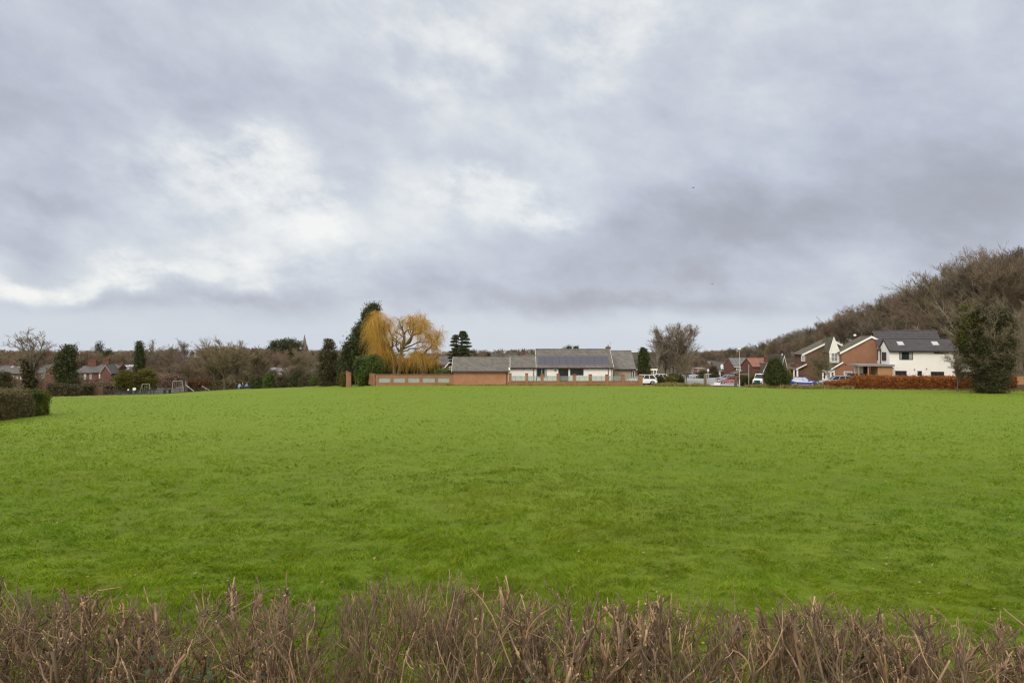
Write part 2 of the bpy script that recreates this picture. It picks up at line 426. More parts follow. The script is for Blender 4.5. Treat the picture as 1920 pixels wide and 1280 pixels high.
wa = math_n(nt, 'ADD', az, math_n(nt, 'MULTIPLY', n6, 17.0)); we = math_n(nt, 'ADD', el, math_n(nt, 'MULTIPLY', n7, 10.0))
def dirpx(x, y):
    X, Z = (x - 960) / F, -(y - HY) / F
    return math.degrees(math.atan(X)), math.degrees(math.atan(Z / math.sqrt(1 + X * X)))
brk = math_n(nt, 'MAXIMUM', math_n(nt, 'ADD', .80, math_n(nt, 'ADD', math_n(nt, 'MULTIPLY', wn(4.6, 8, .60, angd, 51.0), 3.0), math_n(nt, 'MULTIPLY', wn(2.6, 8, .60, sheet, 61.0), 2.0))), .05)
L = None
def accum(v):
    global L
    L = v if L is None else math_n(nt, 'ADD', L, v)
def blob(x, y, sxp, syp, amp, tilt=0.0, sharp=1.0):
    """bright (or dark) body of cloud in a fixed direction of the sky, its rim broken by the noise"""
    a0, e0 = dirpx(x, y); a1, _ = dirpx(x + sxp, y); _, e1 = dirpx(x, y - syp)
    sa, se = max(abs(a1 - a0), .3), max(abs(e1 - e0), .2)
    u = math_n(nt, 'SUBTRACT', wa, a0); v = math_n(nt, 'SUBTRACT', we, e0)
    if tilt:
        v = math_n(nt, 'SUBTRACT', v, math_n(nt, 'MULTIPLY', u, tilt))
    q = math_n(nt, 'ADD', math_n(nt, 'POWER', math_n(nt, 'ABSOLUTE', math_n(nt, 'DIVIDE', u, sa)), 2.0), math_n(nt, 'POWER', math_n(nt, 'ABSOLUTE', math_n(nt, 'DIVIDE', v, se)), 2.0))
    g = math_n(nt, 'EXPONENT', math_n(nt, 'MULTIPLY', q, -sharp))
    accum(math_n(nt, 'MULTIPLY', math_n(nt, 'MULTIPLY', g, brk), amp) if amp > .12 else math_n(nt, 'MULTIPLY', g, amp))
accum(math_n(nt, 'MULTIPLY', n3, .16)); accum(math_n(nt, 'MULTIPLY', n5, .10)); accum(math_n(nt, 'MULTIPLY', n8, .42)); accum(math_n(nt, 'MULTIPLY', n6, .20)); accum(math_n(nt, 'MULTIPLY', wn(6.0, 7, .58, angd, 41.0), .17))
for b in SKY_BLOBS: blob(*b)
# pale clear strip above the horizon, under the edge of the cloud
def sstep(v, a, b):
    n = nt.nodes.new('ShaderNodeMapRange'); n.interpolation_type = 'SMOOTHSTEP'
    n.inputs[1].default_value = a; n.inputs[2].default_value = b; nt.links.new(v, n.inputs[0]); return n.outputs[0]
strip = math_n(nt, 'MULTIPLY', math_n(nt, 'SUBTRACT', 1.0, sstep(math_n(nt, 'ADD', el, math_n(nt, 'MULTIPLY', n5, 2.0)), .8, 3.2)), 1.0)
L = math_n(nt, 'ADD', L, .618)
c = ramp(nt, L, [(.10, (.33, .335, .385)), (.33, (.425, .44, .51)), (.50, (.53, .56, .655)), (.64, (.635, .675, .745)), (.80, (.81, .835, .855)), (.97, (.95, .95, .93))])
c = mixc(nt, math_n(nt, 'MULTIPLY', strip, .9), c, (.66, .715, .79))
# overhead and behind the camera the overcast is brighter, as it is towards the sun
back = math_n(nt, 'ADD', math_n(nt, 'MULTIPLY', sstep(el, 34, 70), SKY_TOP), math_n(nt, 'MULTIPLY', sstep(math_n(nt, 'MULTIPLY', dy, -1.0), 0.0, .7), SKY_BACK))
gain = math_n(nt, 'MULTIPLY', math_n(nt, 'ADD', back, 1.0), 10.0)
c = mixc(nt, math_n(nt, 'MULTIPLY', back, .6, clamp=True), c, (.63, .585, .52))
vm = nt.nodes.new('ShaderNodeVectorMath'); vm.operation = 'SCALE'; nt.links.new(c, vm.inputs[0]); nt.links.new(gain, vm.inputs['Scale'])
nt.links.new(mixc(nt, .92, sky.outputs[0], vm.outputs[0]), bg.inputs[0])

# ------------------------------------------------------------------ field and the land beyond
m_field, nt, b = new_mat('field turf')
b.inputs['Roughness'].default_value = .85; b.inputs['Specular IOR Level'].default_value = .15
f1 = noise(nt, .07, 5); f2 = noise(nt, 1.1, 6); f3 = noise(nt, 5.0, 6)
cc = ramp(nt, f1, [(.35, FIELD_A), (.65, FIELD_B)])
cc = mixc(nt, ramp(nt, f2, [(.35, (.55, .55, .55)), (.6, (0, 0, 0))]), cc, FIELD_D)
cc = mixc(nt, ramp(nt, f3, [(.3, (.5, .5, .5)), (.55, (0, 0, 0))]), cc, FIELD_D)
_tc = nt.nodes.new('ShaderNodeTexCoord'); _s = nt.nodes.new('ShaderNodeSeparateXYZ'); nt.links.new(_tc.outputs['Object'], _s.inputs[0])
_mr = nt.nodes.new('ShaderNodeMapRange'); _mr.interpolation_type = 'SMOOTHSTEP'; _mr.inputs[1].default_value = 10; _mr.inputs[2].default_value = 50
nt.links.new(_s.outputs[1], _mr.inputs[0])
cc = mixc(nt, math_n(nt, 'MULTIPLY', _mr.outputs[0], .8), cc, FIELD_FAR)  # turf lightens with distance, painting in the light seen at low angles
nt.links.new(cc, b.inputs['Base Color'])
bp = nd(nt, 'ShaderNodeBump'); bp.inputs['Strength'].default_value = .5; bp.inputs['Distance'].default_value = .06
nt.links.new(noise(nt, 3.0, 6, .6), bp.inputs['Height']); nt.links.new(bp.outputs[0], b.inputs['Normal'])
m_land = plain('rough ground', (.095, .078, .045), (.055, .042, .026), .15, .95, .1)

def terrain(name, srows, mat):
    us = (np.linspace(-600, 2600, 161) - 960) / F
    offs = [-4000, -900, -200, -40]
    V = []
    for s in srows:
        for k in offs:
            E = edge_at(-600); Y = s * E; V.append((us[0] * max(Y, 3) + k, Y))
        for u in us:
            E = edge_at(960 + F * u); Y = s * E; V.append((u * max(Y, 3), Y))
        for k in offs[::-1]:
            E = edge_at(2600); Y = s * E; V.append((us[-1] * max(Y, 3) - k, Y))
    V = np.array(V); nc = len(us) + 8; nr = len(srows)
    z = ground(V[:, 0], V[:, 1])
    if name == 'field': z = z + .05 * (vnoise(V[:, 0] * .25, V[:, 1] * .25, 3) - .5) * np.clip(V[:, 1] / 20, 0, 1)
    r, cidx = np.meshgrid(np.arange(nr - 1), np.arange(nc - 1), indexing='ij'); i = (r * nc + cidx).ravel()
    Q = np.stack([i, i + 1, i + nc + 1, i + nc], 1)
    o = link(name, npmesh(name, np.c_[V, z], [Q], mat, smooth=True))
    return tag(o, kind='structure')
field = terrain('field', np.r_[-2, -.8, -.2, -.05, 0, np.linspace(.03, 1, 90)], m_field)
field['label'] = 'broad mown grass field sloping gently away to the houses'
land = terrain('ground', np.r_[1, 1.01, 1.03, np.linspace(1.06, 2, 24), np.linspace(2.15, 5, 24), 6, 8, 12, 18, 26, 38], m_land)
land['label'] = 'rough ground beyond the edge of the field'

# blades of grass: nearer blades are single blades, farther ones stand for small tufts
def make_grass(N):
    rng = np.random.default_rng(11)
    q = rng.uniform(1 / 108., 1 / 6.2, N); Y = 1 / q
    x = np.where(rng.random(N) < .76, rng.uniform(-60, 1980, N), np.where(rng.random(N) < .5, rng.uniform(-600, -60, N), rng.uniform(1980, 2600, N))); X = (x - 960) / F * Y
    E = edge_at(x); ok = Y < E * rng.uniform(.985, 1.004, N)
    X, Y = X[ok], Y[ok]; n = len(X)
    tus = .35 * vnoise(X * 1.9, Y * 2.6, 1) + .4 * vnoise(X * 4.2, Y * 5.5, 2) + .25 * vnoise(X * 9, Y * 11, 4)
    big = vnoise(X * .16, Y * .16, 6)
    ln = (.032 + .125 * np.clip((tus - .30) / .42, 0, 1) ** 1.3) * (.75 + .5 * big) * rng.uniform(.6, 1.25, n)
    ln = ln * (1 - .25 * np.clip((Y - 20) / 50, 0, 1))
    wd = np.maximum(.0022, .00085 * Y) * rng.uniform(.6, 1.4, n)
    lean = rng.normal(size=(n, 2)) * .55 + (np.stack([vnoise(X * 1.2, Y * 1.2, 8), vnoise(X * 1.2, Y * 1.2, 9)], 1) - .5) * 1.6
    z = ground(X, Y) - .01 + .05 * (vnoise(X * .25, Y * .25, 3) - .5) * np.clip(Y / 20, 0, 1)
    th = rng.uniform(0, 2 * np.pi, n); sdv = np.stack([np.cos(th), np.sin(th), np.zeros(n)], 1)
    B = np.stack([X, Y, z], 1)
    tip = B + np.stack([lean[:, 0] * ln, lean[:, 1] * ln, ln * .8], 1)
    mid = B + np.stack([lean[:, 0] * ln * .3, lean[:, 1] * ln * .3, ln * .5], 1)
    V = np.stack([B - sdv * wd[:, None] * .5, B + sdv * wd[:, None] * .5, mid + sdv * wd[:, None] * .4, tip, mid - sdv * wd[:, None] * .4], 1).reshape(-1, 3)
    k = np.arange(n)[:, None] * 5
    return npmesh('grass', V, [k + np.array([[0, 1, 2, 3, 4]])], m_grass, smooth=False)
m_grass, nt, b = new_mat('grass blades')
b.inputs['Roughness'].default_value = .65; b.inputs['Specular IOR Level'].default_value = .12
g = nt.nodes.new('ShaderNodeNewGeometry')
cc = ramp(nt, g.outputs['Random Per Island'], GRASS_RAMP)
pf = noise(nt, .09, 5); pf2 = noise(nt, .55, 5)
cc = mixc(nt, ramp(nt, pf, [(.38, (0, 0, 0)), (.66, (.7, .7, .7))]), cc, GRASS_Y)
cc = mixc(nt, ramp(nt, pf2, [(.42, (0, 0, 0)), (.7, (.65, .65, .65))]), cc, GRASS_G)
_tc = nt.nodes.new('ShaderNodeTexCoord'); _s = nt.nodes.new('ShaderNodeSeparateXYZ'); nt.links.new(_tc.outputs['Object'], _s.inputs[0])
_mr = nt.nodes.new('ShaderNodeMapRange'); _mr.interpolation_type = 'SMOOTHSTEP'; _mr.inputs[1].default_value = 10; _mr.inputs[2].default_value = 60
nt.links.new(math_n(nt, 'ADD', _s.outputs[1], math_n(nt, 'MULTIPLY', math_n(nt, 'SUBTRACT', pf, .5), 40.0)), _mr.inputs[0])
cc = mixc(nt, math_n(nt, 'MULTIPLY', _mr.outputs[0], .74), cc, GRASS_FAR)  # blades shift to the far tone with distance; grazing-view light is painted, not rendered
_mp = nt.nodes.new('ShaderNodeMapping'); _mp.inputs['Scale'].default_value = (.8, 1.0, 1); nt.links.new(_tc.outputs['Object'], _mp.inputs[0])
cc = mixc(nt, ramp(nt, noise(nt, 1.5, 7, .6, _mp.outputs[0]), [(.50, (0, 0, 0)), (.70, (.62, .62, .62))]), cc, GRASS_DK)
cc = mixc(nt, ramp(nt, noise(nt, .35, 6, .6, _mp.outputs[0]), [(.52, (0, 0, 0)), (.70, (.6, .6, .6))]), cc, GRASS_PALE)
_mq = nt.nodes.new('ShaderNodeMapping'); _mq.inputs['Scale'].default_value = (.5, 1.0, 1); nt.links.new(_tc.outputs['Object'], _mq.inputs[0])
cc = mixc(nt, ramp(nt, noise(nt, .075, 5, .6, _mq.outputs[0]), [(.48, (0, 0, 0)), (.66, (.7, .7, .7))]), cc, GRASS_OLIVE)
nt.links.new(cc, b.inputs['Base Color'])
t = nt.nodes.new('ShaderNodeBsdfTranslucent'); nt.links.new(cc, t.inputs[0])
mx = nt.nodes.new('ShaderNodeMixShader'); mx.inputs[0].default_value = .35
nt.links.new(b.outputs[0], mx.inputs[1]); nt.links.new(t.outputs[0], mx.inputs[2]); nt.links.new(mx.outputs[0], nt.nodes['Material Output'].inputs[0])
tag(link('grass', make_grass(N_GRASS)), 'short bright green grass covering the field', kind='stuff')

# fallen leaves, more of them to the right
m_litter = leafy('fallen leaves', (.10, .045, .018), (.36, .26, .14), .8, .2)
_r = np.random.default_rng(5)
Y = 1 / _r.uniform(1 / 70., 1 / 7.5, 520); x = 1920 * _r.random(520) ** .6; X = (x - 960) / F * Y
z = ground(X, Y) + .03 + .05 * _r.random(520)
C = np.stack([X, Y, z], 1); sz = (.035 + .0005 * Y)[:, None]
a = unit(_r.normal(size=(520, 3)) * np.array([1, 1, .25])); bb = unit(np.cross(a, _r.normal(size=(520, 3)) * .3 + np.array([0, 0, 1.])))
V = np.stack([C - a * sz, C - a * sz * .2 + bb * sz * .55, C + a * sz + np.array([0, 0, .012]), C - a * sz * .2 - bb * sz * .55], 1).reshape(-1, 3)
tag(link('fallen_leaves', npmesh('fallen_leaves', V, [np.arange(520 * 4).reshape(-1, 4)], m_litter)), 'dry brown leaves scattered over the near grass', kind='stuff')

# ------------------------------------------------------------------ cut-back hedge in the foreground
def hedge_top(x):
    px = np.array([-100, 0, 60, 120, 170, 230, 300, 345, 400, 450, 500, 545, 600, 660, 700, 800, 900, 960, 1010, 1060, 1100, 1180, 1240, 1300, 1360, 1440, 1500, 1560, 1610, 1680, 1760, 1840, 1900, 2020])
    py = np.array([1100, 1100, 1098, 1104, 1118, 1135, 1124, 1120, 1114, 1112, 1104, 1112, 1136, 1106, 1092, 1086, 1092, 1104, 1104, 1108, 1122, 1134, 1122, 1112, 1138, 1140, 1134, 1126, 1142, 1150, 1156, 1160, 1166, 1166])
    return np.interp(x, px, py)
HD = 6.3
def make_hedge():
    rng = np.random.default_rng(23)
    r = root('hedge', (0, HD, 0), 'wild leafless hedge of hacked brown stems across the foreground', 'hedge')
    def top_z(X, Y): return CZ - (hedge_top(960 + F * X / Y) - HY) / F * Y
    def limit(P, slack):
        zt = top_z(P[:, 0, 0], P[:, 0, 1]) + slack
        over = P[:, -1, 2] > zt
        k = np.where(over, np.clip((zt - P[:, 0, 2]) / (P[:, -1, 2] - P[:, 0, 2] + 1e-6), .12, 1), 1.0)
        return P[:, :1] + (P - P[:, :1]) * k[:, None, None]
    # thick stems, heavier to the right of the middle
    M = 380
    X = rng.uniform(-8.2, 8.2, M); Y = HD + rng.uniform(-.55, .55, M)
    pxl = 960 + F * X / Y
    heavy = np.interp(pxl, [0, 350, 560, 640, 930, 1000, 1500, 1920], [.75, .9, .8, .35, .45, 1.0, .9, .95])
    r0 = (.0095 + .0155 * rng.random(M) ** 1.6) * heavy
    H = top_z(X, Y) - rng.uniform(.0, .55, M) ** 1.2
    n = 9; P = np.zeros((M, n, 3)); P[:, 0] = np.stack([X, Y, np.full(M, .0)], 1)
    d = unit(np.stack([rng.normal(size=M) * .13, rng.normal(size=M) * .1, np.ones(M)], 1))
    for q in range(1, n):
        d = unit(d + rng.normal(size=(M, 3)) * np.array([.16, .12, .04]) + np.array([0, 0, .05]))
        P[:, q] = P[:, q - 1] + d * (H / (n - 1))[:, None]
    R = r0[:, None] * np.linspace(1.25, .8, n)[None]
    Ls = H.copy()
    # forks near the top
    P1, R1, L1 = children(rng, P, R, Ls, 6, .50, .60, .30, n=6, wob=.20, trop=.20, rmin=.0048, rk=.60, taper=.78, fall=.3)
    P1 = limit(P1, rng.uniform(-.24, .15, len(P1)))
    P2, R2, L2 = children(rng, P1, R1, L1, 4, .2, .68, .5, n=5, wob=.22, trop=.16, rmin=.0036, rk=.62, taper=.6, fall=.3)
    P2 = limit(P2, rng.uniform(-.08, .10, len(P2)))
    # antler-like stubs where heavy stems were cut back
    hv = np.argsort(-r0)[:170]
    PA, RA, LA = children(rng, P[hv], R[hv], np.full(len(hv), 1.0), 5, .80, .85, .17, n=5, wob=.10, trop=.42, rmin=.006, rk=.62, taper=.85, fall=.1)
    PA = limit(PA, rng.uniform(-.05, .16, len(PA)))
    PB, RB, LB = children(rng, PA, RA, LA, 2, .45, .7, .55, n=4, wob=.12, trop=.35, rmin=.0045, rk=.75, taper=.85, fall=.1)
    PB = limit(PB, rng.uniform(-.03, .17, len(PB)))
    stems = tube_mesh('stems', [(P, R, 6, True), (P1, R1, 5, True), (P2, R2, 4, True), (PA, RA, 6, True), (PB, RB, 5, True)], [m_stem, m_cut])
    stems.transform(__import__('mathutils').Matrix.Translation((0, -HD, 0)))
    link('stems', stems, r)
    # thin shoots: straight reddish ones in the middle, a thorny tangle at the left
    K = 2900
    X = rng.uniform(-8.3, 8.3, K); Y = HD + rng.uniform(-.6, .6, K); pxl = 960 + F * X / Y
    dens = np.interp(pxl, [0, 150, 260, 500, 640, 930, 1010, 1180, 1330, 1500, 1700, 1920], [1, 1, .65, .7, 1, 1, .40, .35, .7, .5, .35, .45])
    keep = rng.random(K) < dens; X, Y, pxl = X[keep], Y[keep], pxl[keep]; K = len(X)
    tz = top_z(X, Y); z0 = tz - rng.uniform(.35, 1.5, K); ln = rng.uniform(.3, 1.0, K)
    wild = np.interp(pxl, [0, 220, 450, 620, 950, 1200, 1920], [.95, .95, .65, .32, .32, .5, .55])
    P = np.zeros((K, 6, 3)); P[:, 0] = np.stack([X, Y, z0], 1)
    d = unit(np.stack([rng.normal(size=K) * wild, rng.normal(size=K) * .5 * wild, np.abs(rng.normal(size=K)) * .5 + .75 - .4 * wild], 1))
    for q in range(1, 6):
        d = unit(d + rng.normal(size=(K, 3)) * (.10 + .20 * wild[:, None]))
        P[:, q] = P[:, q - 1] + d * (ln / 5)[:, None]
    P = limit(P, rng.normal(size=K) * .05 - .05 + np.where(rng.random(K) < .07, rng.uniform(.04, .20, K), 0))
    R = (.0028 + .0038 * rng.random(K) ** 2)[:, None] * np.linspace(1.1, .6, 6)[None]
    P2, R2, L2 = children(rng, P, R, ln, 3, .2, .7, .33, n=4, wob=.16, trop=.03, rmin=.0022, rk=.7, taper=.55)
    P2 = limit(P2, rng.normal(size=len(P2)) * .04 - .04)
    P3, R3, L3 = children(rng, P2[::2], R2[::2], L2[::2], 2, .2, .8, .5, n=3, wob=.2, rmin=.0018, rk=.75, taper=.6)
    P3 = limit(P3, np.zeros(len(P3)))
    for part, sel in (('shoots', slice(None)),):
        tw = tube_mesh('shoots', [(P, R, 4), (P2, R2, 3), (P3, R3, 3)], [m_shoot])
        tw.transform(__import__('mathutils').Matrix.Translation((0, -HD, 0)))
        link('shoots', tw, r)
    # dead, fine litter of twigs low in the hedge
    K = 5100
    X = rng.uniform(-8.3, 8.3, K); Y = HD + rng.uniform(-.45, .75, K); tz = top_z(X, Y)
    z = tz - .35 - 1.3 * rng.random(K) ** .8
    P = np.zeros((K, 4, 3)); P[:, 0] = np.stack([X, Y, z], 1); d = unit(rng.normal(size=(K, 3)) * np.array([1, .6, .75]) + np.array([0, 0, .25])); ln = rng.uniform(.12, .5, K)
    for q in range(1, 4):
        d = unit(d + rng.normal(size=(K, 3)) * .2); P[:, q] = P[:, q - 1] + d * (ln / 3)[:, None]
    P = limit(P, np.full(K, -.20))
    R = (.0018 + .0020 * rng.random(K) ** 2)[:, None] * np.linspace(1, .6, 4)[None]
    tw = tube_mesh('dead_twigs', [(P, R, 3)], [m_dead]); tw.transform(__import__('mathutils').Matrix.Translation((0, -HD, 0)))
    link('dead_twigs', tw, r)
    # ivy leaves low at the left
    Cs = []
    for (x, y, s, n) in ((240, 1262, 26, 7), (290, 1246, 26, 6), (365, 1252, 22, 5), (325, 1272, 24, 8), (395, 1276, 22, 5), (205, 1278, 16, 6), (1330, 1272, 14, 3), (1000, 1277, 14, 3)):
        D = HD - .5
        px_, py_ = x + rng.normal(size=n) * s, y + rng.normal(size=n) * s * .5
        Cs.append(np.stack([(px_ - 960) / F * D, np.full(n, D) + rng.normal(size=n) * .1, CZ - (py_ - HY) / F * D], 1))
    C = np.concatenate(Cs) - np.array([0, HD, 0]); N = len(C)
    a = unit(rng.normal(size=(N, 3)) + np.array([0, -.5, -.6])); nrm = unit(np.array([0, -1., .9]) + rng.normal(size=(N, 3)) * .5)
    bb = unit(np.cross(nrm, a)); a = np.cross(bb, nrm); s = rng.uniform(.018, .032, (N, 1))
    out = [(-.9, 0), (-.6, .75), (.1, .95), (.15, .5), (1.1, 0), (.15, -.5), (.1, -.95), (-.6, -.75)]
    V = np.stack([C + (a * u + bb * v) * s + nrm * s * (-.25 * abs(v)) for u, v in out], 1).reshape(-1, 3)
    link('ivy_leaves', npmesh('ivy_leaves', V, [np.arange(N * 8).reshape(-1, 8)], m_ivyleaf), r)
m_stem = leafy('hedge stem bark', (.075, .045, .028), (.47, .315, .195), .85, 0, (.13, .095, .065), 3, skew=True)
m_cut = plain('cut wood', (.50, .36, .20), (.38, .25, .13), 60, .8)
m_shoot = leafy('hedge shoots', (.062, .032, .020), (.43, .26, .16), .75, 0, (.14, .10, .07), 1.2, skew=True)
m_dead = leafy('dead twigs', (.032, .02, .014), (.28, .18, .12), .85, 0, skew=True)
m_ivyleaf = leafy('ivy leaf', (.02, .034, .016), (.05, .075, .04), .5, .1, spec=.3)
make_hedge()
# ------------------------------------------------------------------ bare trees
m_bark = plain('bark', (.20, .17, .13), (.10, .085, .06), 3, .9)
m_bark_pale = plain('pale bark', (.34, .31, .26), (.16, .14, .11), 4, .8)
m_bark_green = plain('mossy bark', (.13, .115, .06), (.07, .06, .035), 3, .9)
m_twig = leafy('brown twigs', (.105, .083, .058), (.285, .23, .16), .85, 0)
m_twig_red = leafy('reddish twigs', (.115, .075, .056), (.28, .195, .145), .85, 0)
m_twig_pale = leafy('pale twigs', (.12, .09, .06), (.29, .225, .15), .85, 0)
m_twig_dark = leafy('dark brown twigs', (.06, .047, .034), (.17, .135, .095), .85, 0)
m_twig_olive = leafy('olive twigs', (.10, .082, .045), (.26, .21, .115), .85, 0)

SPECS = {
 #        trunk fraction, levels: (children, from, angle, length ratio, points, wobble, upward pull, fall-off), trunk radius
 'oak':   (.50, [(15, .28, .85, .95, 6, .14, .07, .25), (9, .18, .55, .52, 5, .12, .06, .35), (8, .12, .45, .60, 4, .08, .05, .3), (6, .1, .42, .65, 3, .07, .04, .25)], .013),
 'round': (.42, [(12, .45, .60, 1.05, 6, .11, .09, .2), (9, .2, .50, .54, 5, .11, .08, .3), (8, .12, .45, .60, 4, .08, .06, .3), (6, .1, .42, .65, 3, .07, .05, .25)], .013),
 'birch': (.95, [(40, .16, .46, .34, 6, .07, .09, .50), (9, .15, .40, .52, 5, .09, .06, .4), (7, .12, .40, .60, 4, .10, -.03, .3), (5, .1, .45, .75, 3, .10, -.10, .25)], .010),
 'tall':  (.80, [(24, .22, .60, .48, 6, .12, .12, .35), (9, .18, .50, .54, 5, .11, .09, .35), (8, .12, .45, .60, 4, .08, .06, .3), (5, .1, .42, .65, 3, .07, .05, .25)], .012),
 'wood':  (.74, [(24, .12, .80, .58, 6, .12, .11, .26), (9, .18, .50, .56, 5, .10, .09, .35), (8, .12, .42, .62, 4, .07, .07, .3), (4, .1, .40, .7, 3, .06, .06, .25)], .018),
 'vase':  (.30, [(10, .70, .42, 2.2, 8, .06, .05, .15), (10, .22, .48, .36, 5, .09, .07, .35), (8, .12, .45, .60, 4, .08, .06, .3), (6, .1, .42, .65, 3, .07, .05, .3)], .016),
}
_proto = {}
def bare_meshes(kind, seed, mtrunk, mtwig, twig=.0105, density=1.0):
    if kind == 'birch': twig, density = .009, .55
    key = (kind, seed, mtrunk.name, mtwig.name, twig)
    if key in _proto: return _proto[key]
    rng = np.random.default_rng(seed * 131 + 5)
    tf, lv, rk = SPECS[kind]; H = 14.0
    n = 9; P = np.zeros((1, n, 3)); d = np.array([0, 0, 1.])
    for q in range(1, n):
        d = d + rng.normal(size=3) * np.array([.06, .06, 0]); d /= np.linalg.norm(d); P[0, q] = P[0, q - 1] + d * H * tf / (n - 1)
    R = (rk * H * np.linspace(1, .35 if tf > .6 else .6, n))[None]; R[0, 0] *= 1.5
    L = np.array([H * tf]); groups = [(P, R, 8)]; tw = []
    for i, (c, t0, ang, ratio, m, wob, trop, fall) in enumerate(lv):
        if i >= 2: c = max(2, int(round(c * density)))
        P, R, L = children(rng, P, R, L, c, t0, ang, ratio, m, wob, trop, twig * (1.0 if i >= 2 else 1.6), .64, .35, fall=fall)
        (groups if i < 2 else tw).append((P, R, 5 if i == 0 else (4 if i == 1 else 3)))
    allz = max(g[0][:, :, 2].max() for g in groups + tw); k = H / allz
    for g in groups + tw: g[0][:] *= k
    _proto[key] = (tube_mesh('trunk', groups, [mtrunk]), tube_mesh('crown', tw, [mtwig]))
    return _proto[key]
NT = [0]
def bare_tree(x, ytop, D, kind, label, seed=0, wide=1.0, group=None, mt=None, mw=None, name='bare_tree', cat='tree', sink=.1, ybase=None, tw=.0105):
    mt, mw = mt or m_bark, mw or m_twig
    z = G(x, D) - sink if ybase is None else ZP(ybase, D)
    H = ZP(ytop, D) - z; s = H / 14.0
    r = root(name, (XP(x, D), D, z), label, cat, group, rz=(NT[0] * 2.399) % 6.283); NT[0] += 1
    r.scale = (s * wide, s * wide, s)
    a, b = bare_meshes(kind, seed, mt, mw, tw)
    link('trunk', a, r); link('crown', b, r)
    return r

# ---- the wood on the rising ground at the right
_tx = np.array([1270, 1290, 1340, 1400, 1440, 1480, 1525, 1560, 1600, 1640, 1700, 1740, 1800, 1850, 1900, 1990, 2200])
_ty = np.array([668, 662, 653, 648, 634, 620, 609, 590, 570, 563, 527, 506, 482, 457, 453, 460, 462])
_td = np.array([520, 500, 470, 420, 385, 350, 320, 290, 262, 235, 200, 185, 168, 158, 150, 146, 140])
_rw = np.random.default_rng(41)
WOOD = 'bare trees of the wood on the rising ground behind the houses'
for row, (dm, drop, n) in enumerate([(1.14, 2, 26), (1.0, 0, 28), (.92, 8, 26), (.85, 16, 26), (.79, 30, 24)]):
    # even spacing measured in metres along the row
    xs = np.linspace(1275, 2120, 800); w = F / (np.interp(xs, _tx, _td) * dm); c = np.cumsum(1 / w); c /= c[-1]
    for i in range(n):
        x = float(np.interp((i + .5 + _rw.uniform(-.3, .3)) / n, c, xs)); D = float(np.interp(x, _tx, _td)) * dm * _rw.uniform(.96, 1.04)
        D = max(D, 134) if x > 1480 else D
        y = float(np.interp(x, _tx, _ty)) + drop * _rw.uniform(.6, 1.3) * 150 / D + _rw.uniform(-9, 9) * 150 / D
        H = ZP(y, D) - G(x, D)
        if H < 4: continue
        kd = ['wood', 'wood', 'tall', 'oak', 'wood'][int(_rw.integers(5))]
        bare_tree(x, y, D, kd, 'tall leafless brown tree among the trees of the wood behind the right-hand houses', seed=int(_rw.integers(2)), wide=_rw.uniform(1.15, 1.5) * (1 if H > 9 else 1.3), group=WOOD, mw=[m_twig, m_twig_dark, m_twig_olive, m_twig_red, m_twig_pale, m_twig_dark][int(_rw.integers(6))], mt=m_bark_pale if _rw.random() < .45 else m_bark, name='wood_tree')

# ---- brown trees in the valley behind the play area
VAL = 'bare trees of the valley behind the play area'
_rv = np.random.default_rng(77)
for i in range(64):
    x = -20 + 690 * (i + _rv.random()) / 64; D = _rv.uniform(212, 330)
    y = _rv.uniform(648, 670)
    bare_tree(x, y, D, ['wood', 'oak', 'wood'][i % 3], 'bushy leafless brown tree in the belt beyond the play area and terraces', seed=i % 2, wide=_rv.uniform(1.2, 1.7), group=VAL, mw=[m_twig, m_twig_red, m_twig_olive, m_twig_dark, m_twig_pale][int(_rv.integers(5))], name='valley_tree')
for i, x in enumerate([268, 300, 318, 360, 385, 400, 440, 462, 492, 512, 545, 570, 585]):
    bare_tree(x, _rv.uniform(672, 694), _rv.uniform(172, 205), ['wood', 'wood'][i % 2], 'low spreading brown scrub tree just beyond the play area', seed=i % 2, wide=_rv.uniform(1.4, 1.9), group='scrub trees just beyond the play area', mw=[m_twig, m_twig_olive][i % 2], name='scrub_tree')
# ---- named trees on the left
bare_tree(152, 640, 225, 'round', 'round-topped reddish bare tree above the red brick chimneys', 0, 1.25, mw=m_twig_red, tw=.018)
bare_tree(82, 653, 240, 'round', 'wide reddish bare tree just right of the tall ivy-clad one', 1, 1.5, mw=m_twig_red, tw=.018)
bare_tree(286, 634, 190, 'birch', 'slim pale-stemmed birch with purple twigs right of the narrow dark conifer', 0, 1.2, mt=m_bark_pale, mw=m_twig_red, name='birch_tree', tw=.018)
bare_tree(306, 650, 200, 'round', 'low rounded bare tree between the two purple birches', 1, 1.5, mw=m_twig_red, tw=.018)
bare_tree(324, 643, 195, 'birch', 'lighter bare birch standing close left of the domed birch', 1, 1.0, mt=m_bark_pale, mw=m_twig, name='birch_tree', tw=.018)
bare_tree(346, 631, 185, 'birch', 'domed purple-twigged birch with a white stem behind the climbing frame', 2, 1.35, mt=m_bark_pale, mw=m_twig_red, name='birch_tree', tw=.018)
bare_tree(421, 626, 162, 'oak', 'big spreading bare tree with olive twigs behind the seesaw', 2, 1.45, mt=m_bark_green, mw=m_twig_olive, tw=.018)
bare_tree(402, 630, 170, 'round', 'pale-topped bare tree close behind the big spreading one', 3, 1.2, mt=m_bark_green, mw=m_twig_pale, tw=.018)
bare_tree(478, 645, 178, 'oak', 'bare olive tree with a dark nest in its top', 4, 1.35, mt=m_bark_green, mw=m_twig_olive, tw=.018)
bare_tree(452, 644, 182, 'round', 'small bare tree between the spreading tree and the nest tree', 4, 1.1, mw=m_twig_olive, tw=.018)
bare_tree(652, 650, 190, 'round', 'pale bare treetop showing left of the tall dark conifer', 3, 1.0, mw=m_twig_pale, tw=.018)
